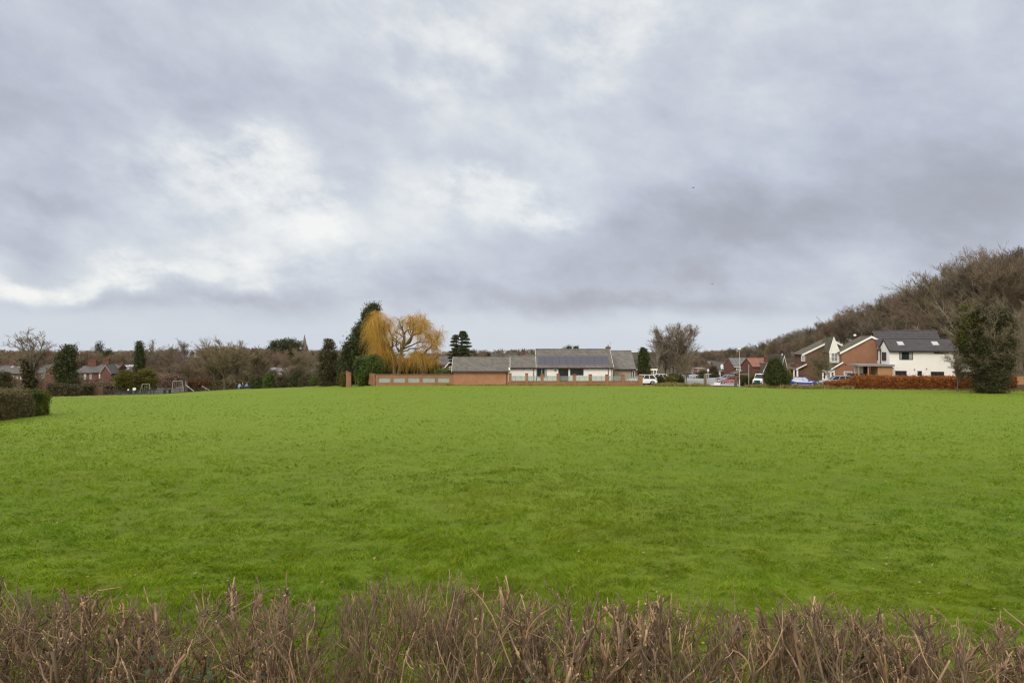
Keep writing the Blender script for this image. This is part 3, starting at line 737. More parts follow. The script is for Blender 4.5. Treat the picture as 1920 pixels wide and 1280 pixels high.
bare_tree(893, 652, 165, 'tall', 'pale leafless tree showing behind the tiered dark cedar', 1, 1.25, mw=m_twig_pale)
bare_tree(905, 660, 160, 'round', 'low bare bush tree over the outbuilding roof', 3, 1.3, mw=m_twig_pale)
bare_tree(944, 649, 150, 'round', 'small rounded bare tree rising over the grey outbuilding roof', 5, .8, mw=m_twig)
bare_tree(968, 654, 152, 'tall', 'thin bare tree left of the red chimney', 5, .8, mw=m_twig)
for i, x in enumerate([1176, 1190, 1262, 1282, 1300, 1235]):
    bare_tree(x, [657, 660, 645, 652, 660, 650][i], [190, 200, 175, 185, 230, 170][i], 'round', ['low reddish bare tree over the grey neighbour roof', 'low bare tree behind the dark neighbour roof', 'bushy brown tree filling the gap behind the birch clump', 'bushy brown tree at the right foot of the birch clump', 'hazy brown tree where the road runs out of sight', 'brown bushy tree behind the left birch stem'][i], 5, 1.3, mw=m_twig_red if i % 2 == 0 else m_twig)
# birch clump beside the drive
for x, y, D, s, w, lb in ((1254, 605, 127.5, 8, .7, 'slender birch just left of the tallest one in the clump'), (1265, 604, 126.5, 9, .7, 'slender birch just right of the tallest one in the clump'), (1247, 604, 129, 6, .62, 'thin inner birch between the left and middle stems of the clump'), (1270, 603, 129, 7, .62, 'thin inner birch between the middle and right stems of the clump'), (1232, 612, 126, 3, .55, 'left stem of the tall white birch clump beside the parked cars'), (1259, 601, 128, 4, .75, 'tallest middle birch of the white clump beside the parked cars'), (1281, 606, 127, 5, .6, 'right-hand birch of the white clump, leaning to the road'), (1224, 632, 130, 4, .5, 'short birch at the left edge of the white clump')):
    bare_tree(x, y, D, 'birch', lb, s, w * 2.3, 'birch clump beside the drive', m_bark_pale, m_twig_pale, 'birch_tree')
bare_tree(1288, 672, 122, 'round', 'small olive rounded tree on the verge right of the birch clump', 6, 1.5, mt=m_bark, mw=m_twig_olive)
bare_tree(1534, 655, 106, 'tall', 'small bare brown tree in front of the brick gable beside the blue car', 7, 1.35, mt=m_bark, mw=m_twig_olive)
bare_tree(1795, 648, 97, 'tall', 'thin spreading bare sapling against the white house wall', 8, 1.15, mt=m_bark, mw=m_twig)
bare_tree(1920, 560, 108, 'oak', 'bare branching tree behind the fence at the right edge', 9, 1.1, mw=m_twig)
bare_tree(1872, 585, 104, 'oak', 'bare tangled tree rising just behind the ivy-clad tree', 10, .9, mw=m_twig)

for i, (x, y, D, w) in enumerate([(66, 690, 172, 1.3), (112, 700, 160, 1.5), (146, 694, 165, 1.2), (176, 702, 163, 1.3), (214, 696, 166, 1.3), (28, 700, 165, 1.4)]):
    bare_tree(x, y, D, 'round', 'low twiggy garden tree in front of the terraced houses', i % 2, w, group='garden trees before the terraces', mw=m_twig_pale if i % 2 else m_twig, name='garden_tree')
# tall bare tree at the far left with ivy on its forked trunk
T1 = bare_tree(50, 611, 150, 'vase', 'tall pale bare tree at far left, its forked trunk wrapped in ivy', 11, 1.55, mt=m_bark_pale, mw=m_twig_pale, tw=.017)
m_ivy = leafy('dark ivy', (.016, .022, .009), (.075, .085, .032), .6, .15, (.085, .066, .034), .8, .25)
m_ivyl = leafy('lighter ivy shoots', (.045, .05, .012), (.13, .13, .035), .6, .2)
m_con = leafy('dark conifer foliage', (.02, .027, .010), (.09, .098, .036), .6, .1)
m_con_g = leafy('green conifer foliage', (.02, .032, .010), (.095, .11, .036), .6, .15, (.04, .045, .017), .5)
m_con_br = leafy('brownish conifer foliage', (.03, .027, .013), (.115, .098, .048), .7, .1)
m_laurel = leafy('laurel leaves', (.025, .05, .009), (.15, .21, .03), .45, .2, (.03, .045, .012), .5, .4)
m_gorse = leafy('yellow green bush', (.05, .05, .010), (.17, .155, .025), .6, .2)
m_yew = leafy('yew foliage', (.018, .028, .008), (.085, .095, .022), .6, .15, (.045, .06, .015), .6)
m_shrub = leafy('dark shrub leaves', (.025, .032, .012), (.10, .105, .04), .6, .15)
m_shrub_g = leafy('green shrub leaves', (.03, .055, .012), (.12, .16, .035), .6, .2)
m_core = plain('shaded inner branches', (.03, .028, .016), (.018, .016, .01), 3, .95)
def foliage(r, part, rows, D, K, n, cs, ln, wd, mat, seed, depth=None, shell=.5, up=0.0, flat=1.0):
    rng = np.random.default_rng(seed)
    C = clumps(rng, rows, D, int(K * .62), int(n * 3.0), cs * 1.22, depth, shell, flat); ln *= .68; wd *= .68
    o = r.location; sc = r.scale
    me = leaf_mesh(part, rng, C, ln, wd, mat, up, tuple(o))
    k = link(part, me, r)
    return k
def trunk_of(r, x, y0, y1, D, r0, mat=None, n=7):
    mb = MB(tuple(r.location)); mb.cyl((XP(x, D), D, ZP(y0, D)), (XP(x, D), D, ZP(y1, D)), r0, r0 * .35, n)
    mb.build('trunk', mat or m_bark, r)
def plant(name, label, cat, x, D, rows, K, n, cs, ln, wd, mat, seed, trunk=.25, depth=None, shell=.5, group=None, part='crown', up=0.0, flat=1.0):
    z = min(G(x, D), ZP(max(r[0] for r in rows), D)) - .1
    r = root(name, (XP(x, D), D, z), label, cat, group)
    foliage(r, part, rows, D, K, n, cs, ln, wd, mat, seed, depth, shell, up, flat)
    if trunk:
        ys = [q[0] for q in rows]; mb = MB(tuple(r.location))
        mb.cyl((XP(x, D), D, z), (XP(x, D), D, ZP(min(ys) + (max(ys) - min(ys)) * .2, D)), trunk, trunk * .3, 7)
        mb.build('trunk', m_bark, r)
    return r
# ivy of the far left tree (child of the tree, in the tree's own scale)
def ivy_on(r, rows, D, K, n, cs, seed, ln=.22, wd=.13, mat=None):
    rng = np.random.default_rng(seed); C = clumps(rng, rows, D, K, n, cs, None, .5)
    V, Q = leaf_quads(rng, C, ln, wd)
    me = npmesh('ivy', V, [Q], mat or m_ivy); o = link('ivy', me, r)
    bpy.context.view_layer.update(); o.matrix_parent_inverse = r.matrix_world.inverted(); return o
ivy_on(T1, [(676, 42, 47), (690, 43, 56), (700, 44, 66), (712, 44, 70), (731, 46, 64)], 149.5, 90, 40, .7, 3)

plant('conifer_tree', 'dark leaning conifer in front of the terraced houses', 'tree', 124, 146, [(654, 125, 131), (662, 117, 141), (675, 106, 142), (690, 101, 139), (702, 105, 137), (712, 112, 143), (722, 118, 148), (736, 126, 142)], 230, 60, 1.0, .30, .12, m_con, 21, .35)
plant('conifer_tree', 'narrow spire-like dark conifer standing above the brown trees', 'tree', 261, 185, [(636, 260, 262), (645, 258, 264), (660, 256, 267), (675, 255, 268), (690, 254, 269), (712, 254, 268)], 150, 50, .8, .3, .12, m_con, 22, .3, up=.6)
plant('pine_tree', 'thin grey-green pine left of the distant rooftops', 'tree', 190, 235, [(642, 185, 188), (650, 179, 195), (660, 176, 198), (675, 178, 196), (690, 182, 192)], 60, 40, .9, .3, .12, m_shrub, 23, .3)
plant('pine_tree', 'small dark pine right of the thin grey-green pine', 'tree', 204, 230, [(656, 201, 206), (665, 196, 211), (680, 195, 212), (690, 198, 208)], 60, 40, 1.0, .3, .12, m_con, 24, .3)
plant('pine_tree', 'broad dark domed pine beside the church spire', 'tree', 536, 330, [(639, 520, 558), (642, 508, 567), (648, 500, 571), (657, 496, 573), (668, 494, 573), (682, 496, 572), (700, 502, 566)], 420, 60, 1.5, .45, .2, m_con, 25, .8)
plant('conifer_tree', 'shaggy brown-green conifer left of the gate pier', 'tree', 616, 132, [(637, 615, 618), (644, 607, 627), (650, 609, 624), (656, 603, 630), (668, 598, 634), (684, 595, 640), (700, 594, 643), (716, 597, 642), (723, 600, 640)], 260, 60, .75, .26, .09, m_con_br, 26, .3, flat=.5)
# tall dark cypress behind the willow
plant('cypress_tree', 'tall dark pointed cypress with the golden willow leaning against it', 'tree', 690, 132, [(568, 700, 705), (576, 694, 706), (586, 685, 708), (600, 676, 710), (612, 671, 713), (618, 660, 715), (626, 659, 717), (640, 651, 722), (655, 643, 726), (670, 636, 729), (684, 631, 732), (700, 634, 735), (716, 650, 735), (723, 655, 735)], 900, 60, .95, .28, .10, m_con_g, 27, .5, depth=4.5, up=.35)
plant('cedar_tree', 'dark tiered cedar behind the left end of the outbuilding', 'tree', 864, 128, [(621.5, 866, 868), (625, 863, 871), (628, 862, 873)], 14, 40, .4, .26, .1, m_con, 28, .0, flat=.4)
_c = [o for o in bpy.data.objects if o.name.startswith('cedar_tree')][0]
for i, (y, xl, xr, k) in enumerate([(626, 863, 873, 8), (630, 851, 858, 6), (631, 860, 877, 14), (635.5, 847, 860, 10), (636.5, 862, 881, 16), (641, 846, 858, 9), (643, 861, 880, 16), (647.5, 845, 862, 12), (650, 855, 883, 22), (655, 845, 884, 30), (660, 844, 886, 34), (665.5, 842, 886, 36), (671, 841, 887, 38), (677, 843, 888, 38), (683, 844, 888, 38), (690, 846, 886, 34), (698, 848, 884, 30)]):
    foliage(_c, 'bough', [(y - 2.0, xl + 3, xr - 3), (y, xl, xr), (y + .6, xl, xr)], 128, k * 2, 30, .38, .26, .10, m_con_g if i % 3 == 0 else m_con, 300 + i, flat=.22, depth=2.3)
trunk_of(_c, 866, 722, 628, 128, .3); trunk_of(_c, 856, 722, 632, 128.3, .2)
plant('cypress_tree', 'clipped dark green column of cypress beside the white car', 'tree', 1207, 114, [(655, 1203, 1209), (659, 1201, 1213), (668, 1199.5, 1215), (685, 1198.5, 1217), (700, 1198, 1217.5), (716, 1198.5, 1217)], 320, 60, .42, .2, .07, m_yew, 29, .2, shell=.7, up=.8)
plant('yew_tree', 'broad cone-shaped dark yew on the verge left of the blue car', 'tree', 1453, 109, [(674, 1450, 1455), (681, 1446, 1461), (690, 1441, 1466), (700, 1437, 1471), (710, 1433, 1475), (717, 1433, 1474)], 520, 60, .5, .2, .07, m_yew, 30, .35, shell=.6)
plant('laurel_hedge', 'bright green tall laurel bush beside the brick wall end', 'bush', 690, 114, [(671, 686, 706), (674, 670, 716), (682, 667, 719), (695, 667, 718), (705, 668, 700), (722, 668, 698)], 320, 60, .55, .16, .09, m_laurel, 31, .15, part='foliage', depth=1.8)
plant('conifer_tree', 'dark shadowy conifer under the willow behind the brick wall', 'tree', 733, 128, [(664, 724, 730), (672, 720, 740), (690, 718, 752), (722, 718, 752)], 160, 50, .8, .25, .1, m_con, 32, .2)
plant('conifer_bush', 'dark low evergreen between the willow trunks and its right curtain', 'bush', 768, 129, [(680, 755, 775), (690, 752, 790), (722, 750, 800)], 140, 50, .8, .25, .1, m_con, 33, .15)
plant('evergreen_bush', 'dark bush under the right-hand willow curtain', 'bush', 812, 128, [(680, 800, 818), (690, 797, 825), (722, 797, 828)], 110, 50, .7, .25, .1, m_con, 34, .15)
plant('evergreen_bush', 'low clipped green hedge top behind the wall near the outbuilding', 'bush', 835, 113, [(696, 812, 848), (700, 810, 850), (716, 810, 850)], 120, 50, .4, .15, .07, m_shrub_g, 35, 0, part='foliage')
# bushes
for i, (x, D, rows, mt, lb) in enumerate([
 (233, 158, [(697, 225, 243), (704, 216, 252), (716, 214, 256), (729, 216, 256)], m_gorse, 'yellow-green bush at the left end of the grey fence'),
 (272, 160, [(695, 262, 280), (702, 254, 290), (715, 254, 292), (729, 256, 290)], m_gorse, 'larger olive bush right of the yellow-green one'),
 (10, 140, [(699, 0, 14), (706, -6, 21), (718, -8, 23), (734, -8, 22)], m_con_br, 'dark rounded bush above the left clipped hedge'),
 (320, 168, [(703, 300, 335), (712, 292, 345), (724, 292, 345)], m_twig_red, 'dusky purple thicket behind the grey fence'),
 (480, 148, [(708, 474, 488), (716, 470, 496), (728, 470, 498)], m_shrub, 'dark green bush at the end of the play area railings'),
 (505, 146, [(702, 500, 512), (710, 496, 516), (727, 494, 518)], m_shrub_g, 'mid green bush with a pale top in the shrub row'),
 (530, 145, [(706, 522, 538), (714, 514, 546), (727, 514, 548)], m_con_br, 'brown-green thick bush in the middle of the shrub row'),
 (558, 144, [(693, 553, 564), (701, 548, 569), (714, 542, 572), (726, 540, 572)], m_shrub, 'tallest dark pointed bush of the shrub row'),
 (575, 142, [(704, 568, 582), (712, 560, 590), (725, 560, 592)], m_con_br, 'rounded brownish bush right of the tallest one'),
 (592, 140, [(706, 584, 600), (716, 580, 606), (725, 580, 608)], m_shrub_g, 'low green bush beside the shaggy conifer'),
 (645, 118, [(700, 642, 648), (708, 640, 651), (722, 640, 652)], m_gorse, 'small yellow-green bush left of the brick gate pier'),
 (640, 126, [(690, 634, 648), (700, 630, 655), (722, 632, 660)], m_con, 'dark bush behind the brick gate pier'),
 (1237, 118, [(710, 1232, 1242), (714, 1229, 1247), (719, 1229, 1247)], m_con_g, 'dark green low bush behind the tail of the white car'),
 (1257, 117, [(709, 1250, 1264), (712, 1247, 1266), (718, 1247, 1266)], m_gorse, 'bright yellow-green clipped bush on the verge'),
 (1270, 118, [(707, 1264, 1276), (711, 1263, 1282), (718, 1263, 1282)], m_con_g, 'dark rounded bush left of the road'),
 (1262, 124, [(704, 1254, 1268), (709, 1250, 1274), (714, 1250, 1274)], m_shrub, 'low dull bush at the foot of the birches'),
 (1396, 114, [(708, 1390, 1400), (713, 1386, 1405), (722, 1386, 1405)], m_yew, 'clipped dark bush right of the lamp post'),
 (1416, 122, [(705, 1411, 1420), (710, 1408, 1423), (718, 1408, 1423)], m_gorse, 'yellow-green shrub behind the wheelie bin'),
 (1474, 116, [(696, 1470, 1478), (704, 1466, 1482), (716, 1466, 1482)], m_gorse, 'yellowish bush at the right side of the cone-shaped yew'),
 (1420, 150, [(655, 1416, 1422), (655, 1416, 1422)], m_shrub, None),
 (1345, 175, [(690, 1334, 1340), (700, 1326, 1348), (712, 1326, 1350)], m_con_br, 'scrubby brown bush in front of the distant dark-roofed house'),
 (1318, 165, [(698, 1314, 1322), (704, 1310, 1326), (712, 1310, 1326)], m_con_g, 'small green bush beside the small brick building'),
]):
    if lb: plant('bush', lb, 'bush', x, D, rows, 130, 45, .45 * D / 130, .16 * D / 120, .07 * D / 120, mt, 400 + i, 0, part='foliage')
# the ivy-clad tree standing on the field at the right
IV = root('ivy_tree', (XP(1852, 92), 92, G(1852, 92) - .1), 'dark ivy-smothered tree standing alone on the grass before the white house', 'tree')
foliage(IV, 'ivy', [(576, 1812, 1832), (584, 1803, 1845), (600, 1798, 1850), (625, 1794, 1848), (655, 1800, 1850), (680, 1812, 1860), (700, 1820, 1880), (720, 1826, 1884), (737, 1831, 1880), (740, 1834, 1876)], 92, 430, 75, .72, .15, .09, m_ivy, 51, depth=2.6, shell=.25)
foliage(IV, 'ivy', [(588, 1868, 1884), (600, 1860, 1894), (620, 1856, 1899), (650, 1852, 1900), (680, 1850, 1896), (705, 1848, 1890), (722, 1846, 1886)], 92.3, 380, 75, .72, .15, .09, m_ivy, 53, depth=2.6, shell=.25)
foliage(IV, 'leafy_shoots', [(574, 1800, 1834), (600, 1794, 1840), (640, 1790, 1820)], 91, 45, 40, .6, .16, .09, m_ivyl, 52, depth=2)
_mb = MB(tuple(IV.location)); X0 = XP(1855, 92); z0 = IV.location.z
_mb.cyl((X0, 92, z0), (X0 - .3, 92, z0 + 4.5), .55, .38, 9); _mb.cyl((X0 - .3, 92, z0 + 4.4), (X0 - 2.4, 92.3, z0 + 10.5), .3, .08, 7); _mb.cyl((X0 - .2, 92, z0 + 4.4), (X0 + 2.0, 91.8, z0 + 10), .3, .08, 7)
_mb.build('trunk', m_bark, IV)
_rng = np.random.default_rng(9); _P = np.array([[[X0 + a * .3, 92, z0 + 2], [X0 + a * 1.5, 92 + b, z0 + 4.5], [X0 + a * 3.4, 92 + b * 2, z0 + 7.2 + abs(a)], [X0 + a * 4.6, 92 + b * 2.4, z0 + 12 - abs(a)]] for a, b in ((-1.1, -.6), (-.7, .5), (.8, -.5), (1, .6), (-.2, -1), (.3, 1), (-1.25, 0), (.5, 0))], float) - np.array(IV.location)
_R = np.full((8, 4), .07) * np.linspace(1, .3, 4); _L = np.full(8, 10.5)
_g = []
for c, ra in ((16, .40), (9, .52), (7, .55)):
    _P, _R, _L = children(_rng, _P, _R, _L, c, .15, .8, ra, 4, .2, .04, .013, .6, .4); _g.append((_P, _R, 3))
link('bare_twigs', tube_mesh('bare_twigs', _g, [m_twig]), IV)

# ------------------------------------------------------------------ golden willow
def make_willow():
    D = 122; r = root('willow_tree', (XP(748, D), D, G(748, D) - .1), 'golden weeping willow with bare hanging yellow shoots behind the brick wall', 'tree')
    o = np.array(r.location); rng = np.random.default_rng(61)
    m_wb = plain('willow bark', (.20, .145, .06), (.10, .075, .035), 4, .9)
    m_ws = leafy('golden willow shoots', (.38, .205, .028), (.84, .54, .12), .6, .2)
    lim = [([(746, 724, 0), (741, 702, 0), (736, 675, .3), (733, 656, .3), (726, 643, 0), (724, 628, -.5), (719, 612, -1)], .38),
           ([(750, 724, .2), (749, 695, .2), (750, 668, .2), (754, 652, .2), (757, 640, .1), (758, 622, 0), (753, 612, -.3)], .42),
           ([(754, 654, .2), (764, 642, -.5), (774, 630, -1), (776, 610, -1.2), (770, 594, -1.2)], .26),
           ([(755, 650, .2), (768, 640, .8), (772, 628, 1.2), (790, 622, 1.6), (803, 630, 1.8)], .24),
           ([(756, 632, .1), (762, 619, .5), (772, 618, .8), (785, 612, 1.0), (795, 606, 1)], .18),
           ([(735, 662, .3), (727, 650, .8), (724, 640, 1), (714, 622, 1.2), (708, 602, 1.4)], .2),
           ([(734, 652, .3), (736, 634, .8), (730, 617, 1), (716, 600, 1)], .17),
           ([(748, 660, .2), (744, 645, -.8), (746, 632, -1), (738, 625, -1.2)], .16),
           ([(792, 724, .5), (792, 695, .5), (791, 664, .5)], .32),
           ([(791, 666, .5), (805, 652, .3), (814, 640, .2), (821, 631, .2)], .22),
           ([(752, 662, .2), (770, 652, -1), (784, 655, -1.4), (794, 648, -1.4), (808, 652, -1.4)], .15),
           ([(752, 656, .2), (775, 645, 2), (796, 640, 2.4), (815, 648, 2.6)], .15)]
    P, R, L = [], [], []
    for pts, r0 in lim:
        q, l = polyline([(XP(x, D), D + dy, ZP(y, D)) for x, y, dy in pts], 10); q[1:-1] += rng.normal(size=(8, 3)) * .09
        P.append(q - o); R.append(r0 * np.linspace(1, .35, 10)); L.append(l)
    P, R, L = np.array(P), np.array(R), np.array(L)
    up = [0, 1, 2, 3, 4, 5, 6, 7, 9, 10, 11]
    P1, R1, L1 = children(rng, P[up], R[up], np.full(len(up), 5.0), 9, .45, .8, .5, 6, .2, .10, .03, .5, .4, fall=.2)
    P2, R2, L2 = children(rng, P1, R1, L1, 5, .2, .75, .6, 5, .22, .02, .016, .6, .4, fall=.2)
    link('trunk', tube_mesh('trunk', [(P, R, 8), (P1, R1, 5), (P2, R2, 4)], [m_wb]), r)
    S, SR, SL = children(rng, P2, R2, L2, 12, .1, .9, .95, 7, .12, -.38, .0085, .5, .6, fall=.1)
    keep = rng.random(len(S)) < .85; S, SR = S[keep], SR[keep]
    # the dense left mass, the curtains to the ground at the right, the feathery top of the dome
    def curtain(n, xs, ytop, lens, sy=1.5, spread=.6, arch=.0):
        x0 = np.interp(rng.random(n), np.linspace(0, 1, len(xs)), xs) + rng.normal(size=n) * 1.5; y0 = rng.uniform(*ytop, n)
        p = np.zeros((n, 7, 3)); p[:, 0] = np.stack([XP(x0, D), D + rng.normal(size=n) * sy, ZP(y0, D)], 1) - o
        ln = rng.uniform(*lens, n); d = unit(np.stack([rng.normal(size=n) * spread, rng.normal(size=n) * spread, rng.uniform(.0, .8, n) + arch], 1))
        for q in range(1, 7):
            d = unit(d + np.array([0, 0, -.55]) + rng.normal(size=(n, 3)) * .06); p[:, q] = p[:, q - 1] + d * (ln / 6)[:, None]
        return p, np.full((n, 7), .0085) * np.linspace(1.2, .7, 7)
    sets = [(S, SR)]
    for a in ((430, (698, 703, 708, 714, 720), (584, 605), (1.2, 4.5), 1.5, .8), (420, (694, 700, 707, 714, 720), (604, 632), (1.8, 4.6), 1.4, .6), (420, (704, 710, 715, 719), (630, 655), (2.0, 4.6), 1.0, .35), (130, (688, 694, 701), (608, 635), (1.0, 2.6), 1.2, .5), (260, (708, 716, 722), (650, 668), (2.5, 4.2), .8, .3),
              (460, (768, 775, 785, 792), (662, 680), (2.5, 4.5), 1.2, .2), (230, (797, 803, 812, 820), (664, 684), (1.5, 3.6), 1.2, .25), (160, (741, 748, 755), (665, 685), (1.5, 3.5), .4, .15),
              (560, (770, 790, 805), (600, 625), (1.2, 3.5), 1.6, .8), (440, (765, 780, 795), (590, 604), (.8, 2.2), 1.4, .9, .3), (130, (728, 742, 722), (592, 620), (1.0, 2.6), 1.4, .8), (420, (800, 812, 824), (618, 650), (1.2, 3.2), 1.2, .6)):
        sets.append(curtain(*a))
    link('hanging_shoots', tube_mesh('hanging_shoots', [(p, q, 3) for p, q in sets], [m_ws]), r)
make_willow()

# ------------------------------------------------------------------ hedges and far wood
m_hedge_br = leafy('clipped hedge, brown', (.065, .05, .028), (.26, .20, .105), .8, .1, (.10, .10, .035), 1.6)
m_hedge_gr = leafy('clipped hedge, green', (.02, .035, .008), (.085, .10, .02), .6, .15, (.12, .125, .02), 1.0)
m_hedge_or = leafy('orange-brown hedge', (.06, .035, .018), (.22, .12, .055), .8, .1)
m_beech = leafy('rust beech leaves', (.16, .05, .012), (.52, .20, .06), .6, .25, (.24, .09, .028), 1.2)
def clipped(name, label, cat, pts, ytops, depth, mat, n, ln, wd, seed, rough=.05, group=None, twig=None, base=None):
    """clipped hedge between plan points, its top following the given photo rows"""
    rng = np.random.default_rng(seed)
    (xa, Da), (xb, Db) = pts
    o = (XP(xa, Da), Da, G(xa, Da)); r = root(name, o, label, cat, group)
    A, B = np.array([XP(xa, Da), Da]), np.array([XP(xb, Db), Db]); Lh = np.linalg.norm(B - A); t = (B - A) / Lh; nr = np.array([t[1], -t[0]])
    if nr @ A > 0: nr = -nr
    za, zb = ZP(ytops[0], Da), ZP(ytops[1], Db); ga, gb = G(xa, Da) - .05, G(xb, Db) - .05
    def put(u, v, w):       # along, across (0 front, 1 back), up 0..1
        p = A + t * (u * Lh)[:, None] - nr * (v * depth)[:, None]
        return np.c_[p, (ga + (gb - ga) * u) * (1 - w) + (za + (zb - za) * u) * w]
    m = n; f = rng.random(m); u, v, w = rng.random(m), rng.random(m), rng.random(m)
    v = np.where(f < .6, rng.normal(size=m) * rough / depth * 1.5, v); w = np.where(f > .6, 1 + rng.normal(size=m) * rough, w * .98)
    u = np.where((f > .9), (rng.random(m) < .5) * 1.0 + rng.normal(size=m) * .02, u); w = np.where(f > .9, rng.random(m), w)
    w = np.where(f > .97, 1 + rng.random(m) * .10, w)
    p = put(u, v, w); nse = vnoise(p[:, 0] * 1.6, p[:, 2] * 1.6 + p[:, 1], seed) - .5
    p[:, :2] += nr[None] * (nse * rough * 4)[:, None]
    link('foliage', leaf_mesh('foliage', rng, p, ln, wd, mat, 0, o), r)
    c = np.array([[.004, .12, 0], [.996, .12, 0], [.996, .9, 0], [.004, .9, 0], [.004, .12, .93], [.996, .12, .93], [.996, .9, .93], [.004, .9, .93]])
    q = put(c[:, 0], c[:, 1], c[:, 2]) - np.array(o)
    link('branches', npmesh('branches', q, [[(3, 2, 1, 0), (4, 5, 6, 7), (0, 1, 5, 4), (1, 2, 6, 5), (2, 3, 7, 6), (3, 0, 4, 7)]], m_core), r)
    return r
clipped('hedge', 'brown clipped hedge along the left edge of the field', 'hedge', ((-60, 44), (64, 51.5)), (733, 735), 2.2, m_hedge_br, 26000, .055, .028, 1, .07)
clipped('hedge', 'dark green squared bush ending the left clipped hedge', 'hedge', ((64.5, 51.6), (90, 54)), (734.5, 736), 2.0, m_hedge_gr, 13000, .05, .028, 2, .07)
clipped('hedge', 'low dark brown hedge under the leaning conifer', 'hedge', ((88, 142), (158, 138)), (722, 725), 2, m_con_br, 9000, .14, .07, 3, .1)
clipped('beech_hedge', 'long rust-brown beech hedge in front of the white house', 'hedge', ((1606, 105.2), (1836, 103)), (707.5, 709), 1.4, m_beech, 30000, .085, .05, 4, .10)
clipped('beech_hedge', 'low scruffy rust hedge before the silver estate car', 'hedge', ((1548, 106.5), (1604, 105.5)), (718, 713), 1.0, m_beech, 7000, .085, .05, 5, .12)
clipped('beech_hedge', 'short piece of rust beech hedge right of the ivy-clad tree', 'hedge', ((1868, 101.5), (1906, 101)), (707, 709), 1.2, m_beech, 7000, .085, .05, 6, .10)
clipped('hedge', 'dull brown hedge behind the seesaw', 'hedge', ((398, 170), (462, 166)), (716, 717), 2, m_hedge_br, 7000, .16, .08, 7, .12)
clipped('hedge', 'orange-tinged brown hedge behind the climbing frame', 'hedge', ((352, 172), (397, 171)), (714, 715), 2, m_hedge_or, 5000, .15, .08, 8, .12)
clipped('hedge', 'straw-topped low hedge under the red brick houses', 'hedge', ((164, 150), (214, 152)), (721, 719), 1.5, m_twig_pale, 5000, .14, .07, 9, .1)
# rough uncut grass along the right edge of the field
def rough_strip(xa, xb, n, h, seed, mat):
    rng = np.random.default_rng(seed); x = rng.uniform(xa, xb, n); D = edge_at(x) + rng.uniform(-.6, 2.0, n); X = (x - 960) / F * D
    B = np.stack([X, D, ground(X, D) - .03], 1); hh = h * rng.uniform(.3, 1.2, n) * (.3 + 1.2 * vnoise(X * .8, D, seed)); s = np.c_[rng.normal(size=n) * .06, rng.normal(size=n) * .06, np.zeros(n)]
    tip = B + np.c_[rng.normal(size=n) * .15, rng.normal(size=n) * .15, hh]
    return np.stack([B - s, B + s, tip], 1).reshape(-1, 3)
m_straw = leafy('straw grass', (.14, .12, .035), (.34, .27, .11), .8, .25)
V = np.concatenate([rough_strip(1228, 1330, 6000, .45, 1, m_straw), rough_strip(1398, 1600, 12000, .55, 2, m_straw), rough_strip(1600, 2000, 6000, .2, 3, m_straw), rough_strip(690, 1228, 9000, .22, 4, m_straw), rough_strip(90, 640, 6000, .18, 5, m_straw)])
tag(link('rough_grass', npmesh('rough_grass', V, [np.arange(len(V)).reshape(-1, 3)], m_straw)), 'uncut straw-coloured grass along the far edge of the field', kind='stuff')
# far-off wood along the skyline
def far_wood():
    rng = np.random.default_rng(88); Vs, Q, off = [], [], 0
    base = []
    for s in range(3):
        a, b = bare_meshes('wood', 60 + s, m_bark, m_twig, .05, .3)
        for me in (a, b):
            v = np.zeros(len(me.vertices) * 3, np.float32); me.vertices.foreach_get('co', v)
            q = np.zeros(len(me.loops), np.int32); me.loops.foreach_get('vertex_index', q); base.append((s, v.reshape(-1, 3), q.reshape(-1, 4)))
    for i in range(420):
        x = rng.uniform(-120, 1480); D = rng.uniform(640, 900); ytop = 655 + 3.0 * math.sin(x * .011) + rng.uniform(-2, 4)
        if 700 < x < 1250: ytop += 3
        z = G(x, D); H = max(ZP(ytop, D) - z, 6); s = i % 3; th = rng.uniform(0, 6.28); k = H / 14
        for sb, v, q in base:
            if sb != s: continue
            w = v * np.array([k * 2.2, k * 2.2, k]); w = np.c_[w[:, 0] * math.cos(th) - w[:, 1] * math.sin(th), w[:, 0] * math.sin(th) + w[:, 1] * math.cos(th), w[:, 2]] + np.array([XP(x, D), D, z])
            Vs.append(w); Q.append(q + off); off += len(w)
    tag(link('far_wood', npmesh('far_wood', np.concatenate(Vs), [np.concatenate(Q)], m_twig)), 'far-off brown winter woodland along the skyline', kind='stuff')
far_wood()
# ------------------------------------------------------------------ buildings
m_pale = plain('dull pale render', (.46, .43, .39), (.36, .33, .30), .6, .9)
m_white = plain('white render', (.84, .82, .78), (.78, .76, .72), .7, .85, .2)
m_trim = plain('white painted trim', (.80, .80, .78), (.74, .74, .72), 2, .5)
m_brick = brick('orange brick', (.29, .145, .083), (.21, .095, .056), (.25, .20, .155))
m_brick_red = brick('red brick', (.145, .066, .047), (.10, .046, .035), (.17, .14, .115))
m_brick_br = brick('brown brick', (.15, .088, .055), (.10, .06, .04), (.16, .13, .11))
m_brick_buff = brick('buff brick', (.42, .32, .23), (.34, .25, .18))
m_brick_or = brick('garage brick', (.37, .172, .095), (.28, .12, .068))
m_tile = tile('brown concrete tiles', (.15, .14, .126), (.092, .085, .077), .30, .28)
m_tile_gr = tile('grey tiles', (.165, .155, .15), (.105, .098, .096), .34, .26)
m_tile_dk = tile('dark brown tiles', (.085, .075, .065), (.055, .05, .045), .3, .2)
m_tile_sl = tile('slate grey tiles', (.066, .063, .070), (.044, .042, .048), .28, .22)
m_tile_moss = tile('mossy tiles', (.105, .09, .07), (.065, .056, .046), .3, .2, (.115, .105, .045))
m_tile_or = tile('orange clay tiles', (.25, .115, .075), (.18, .08, .054), .3, .2)
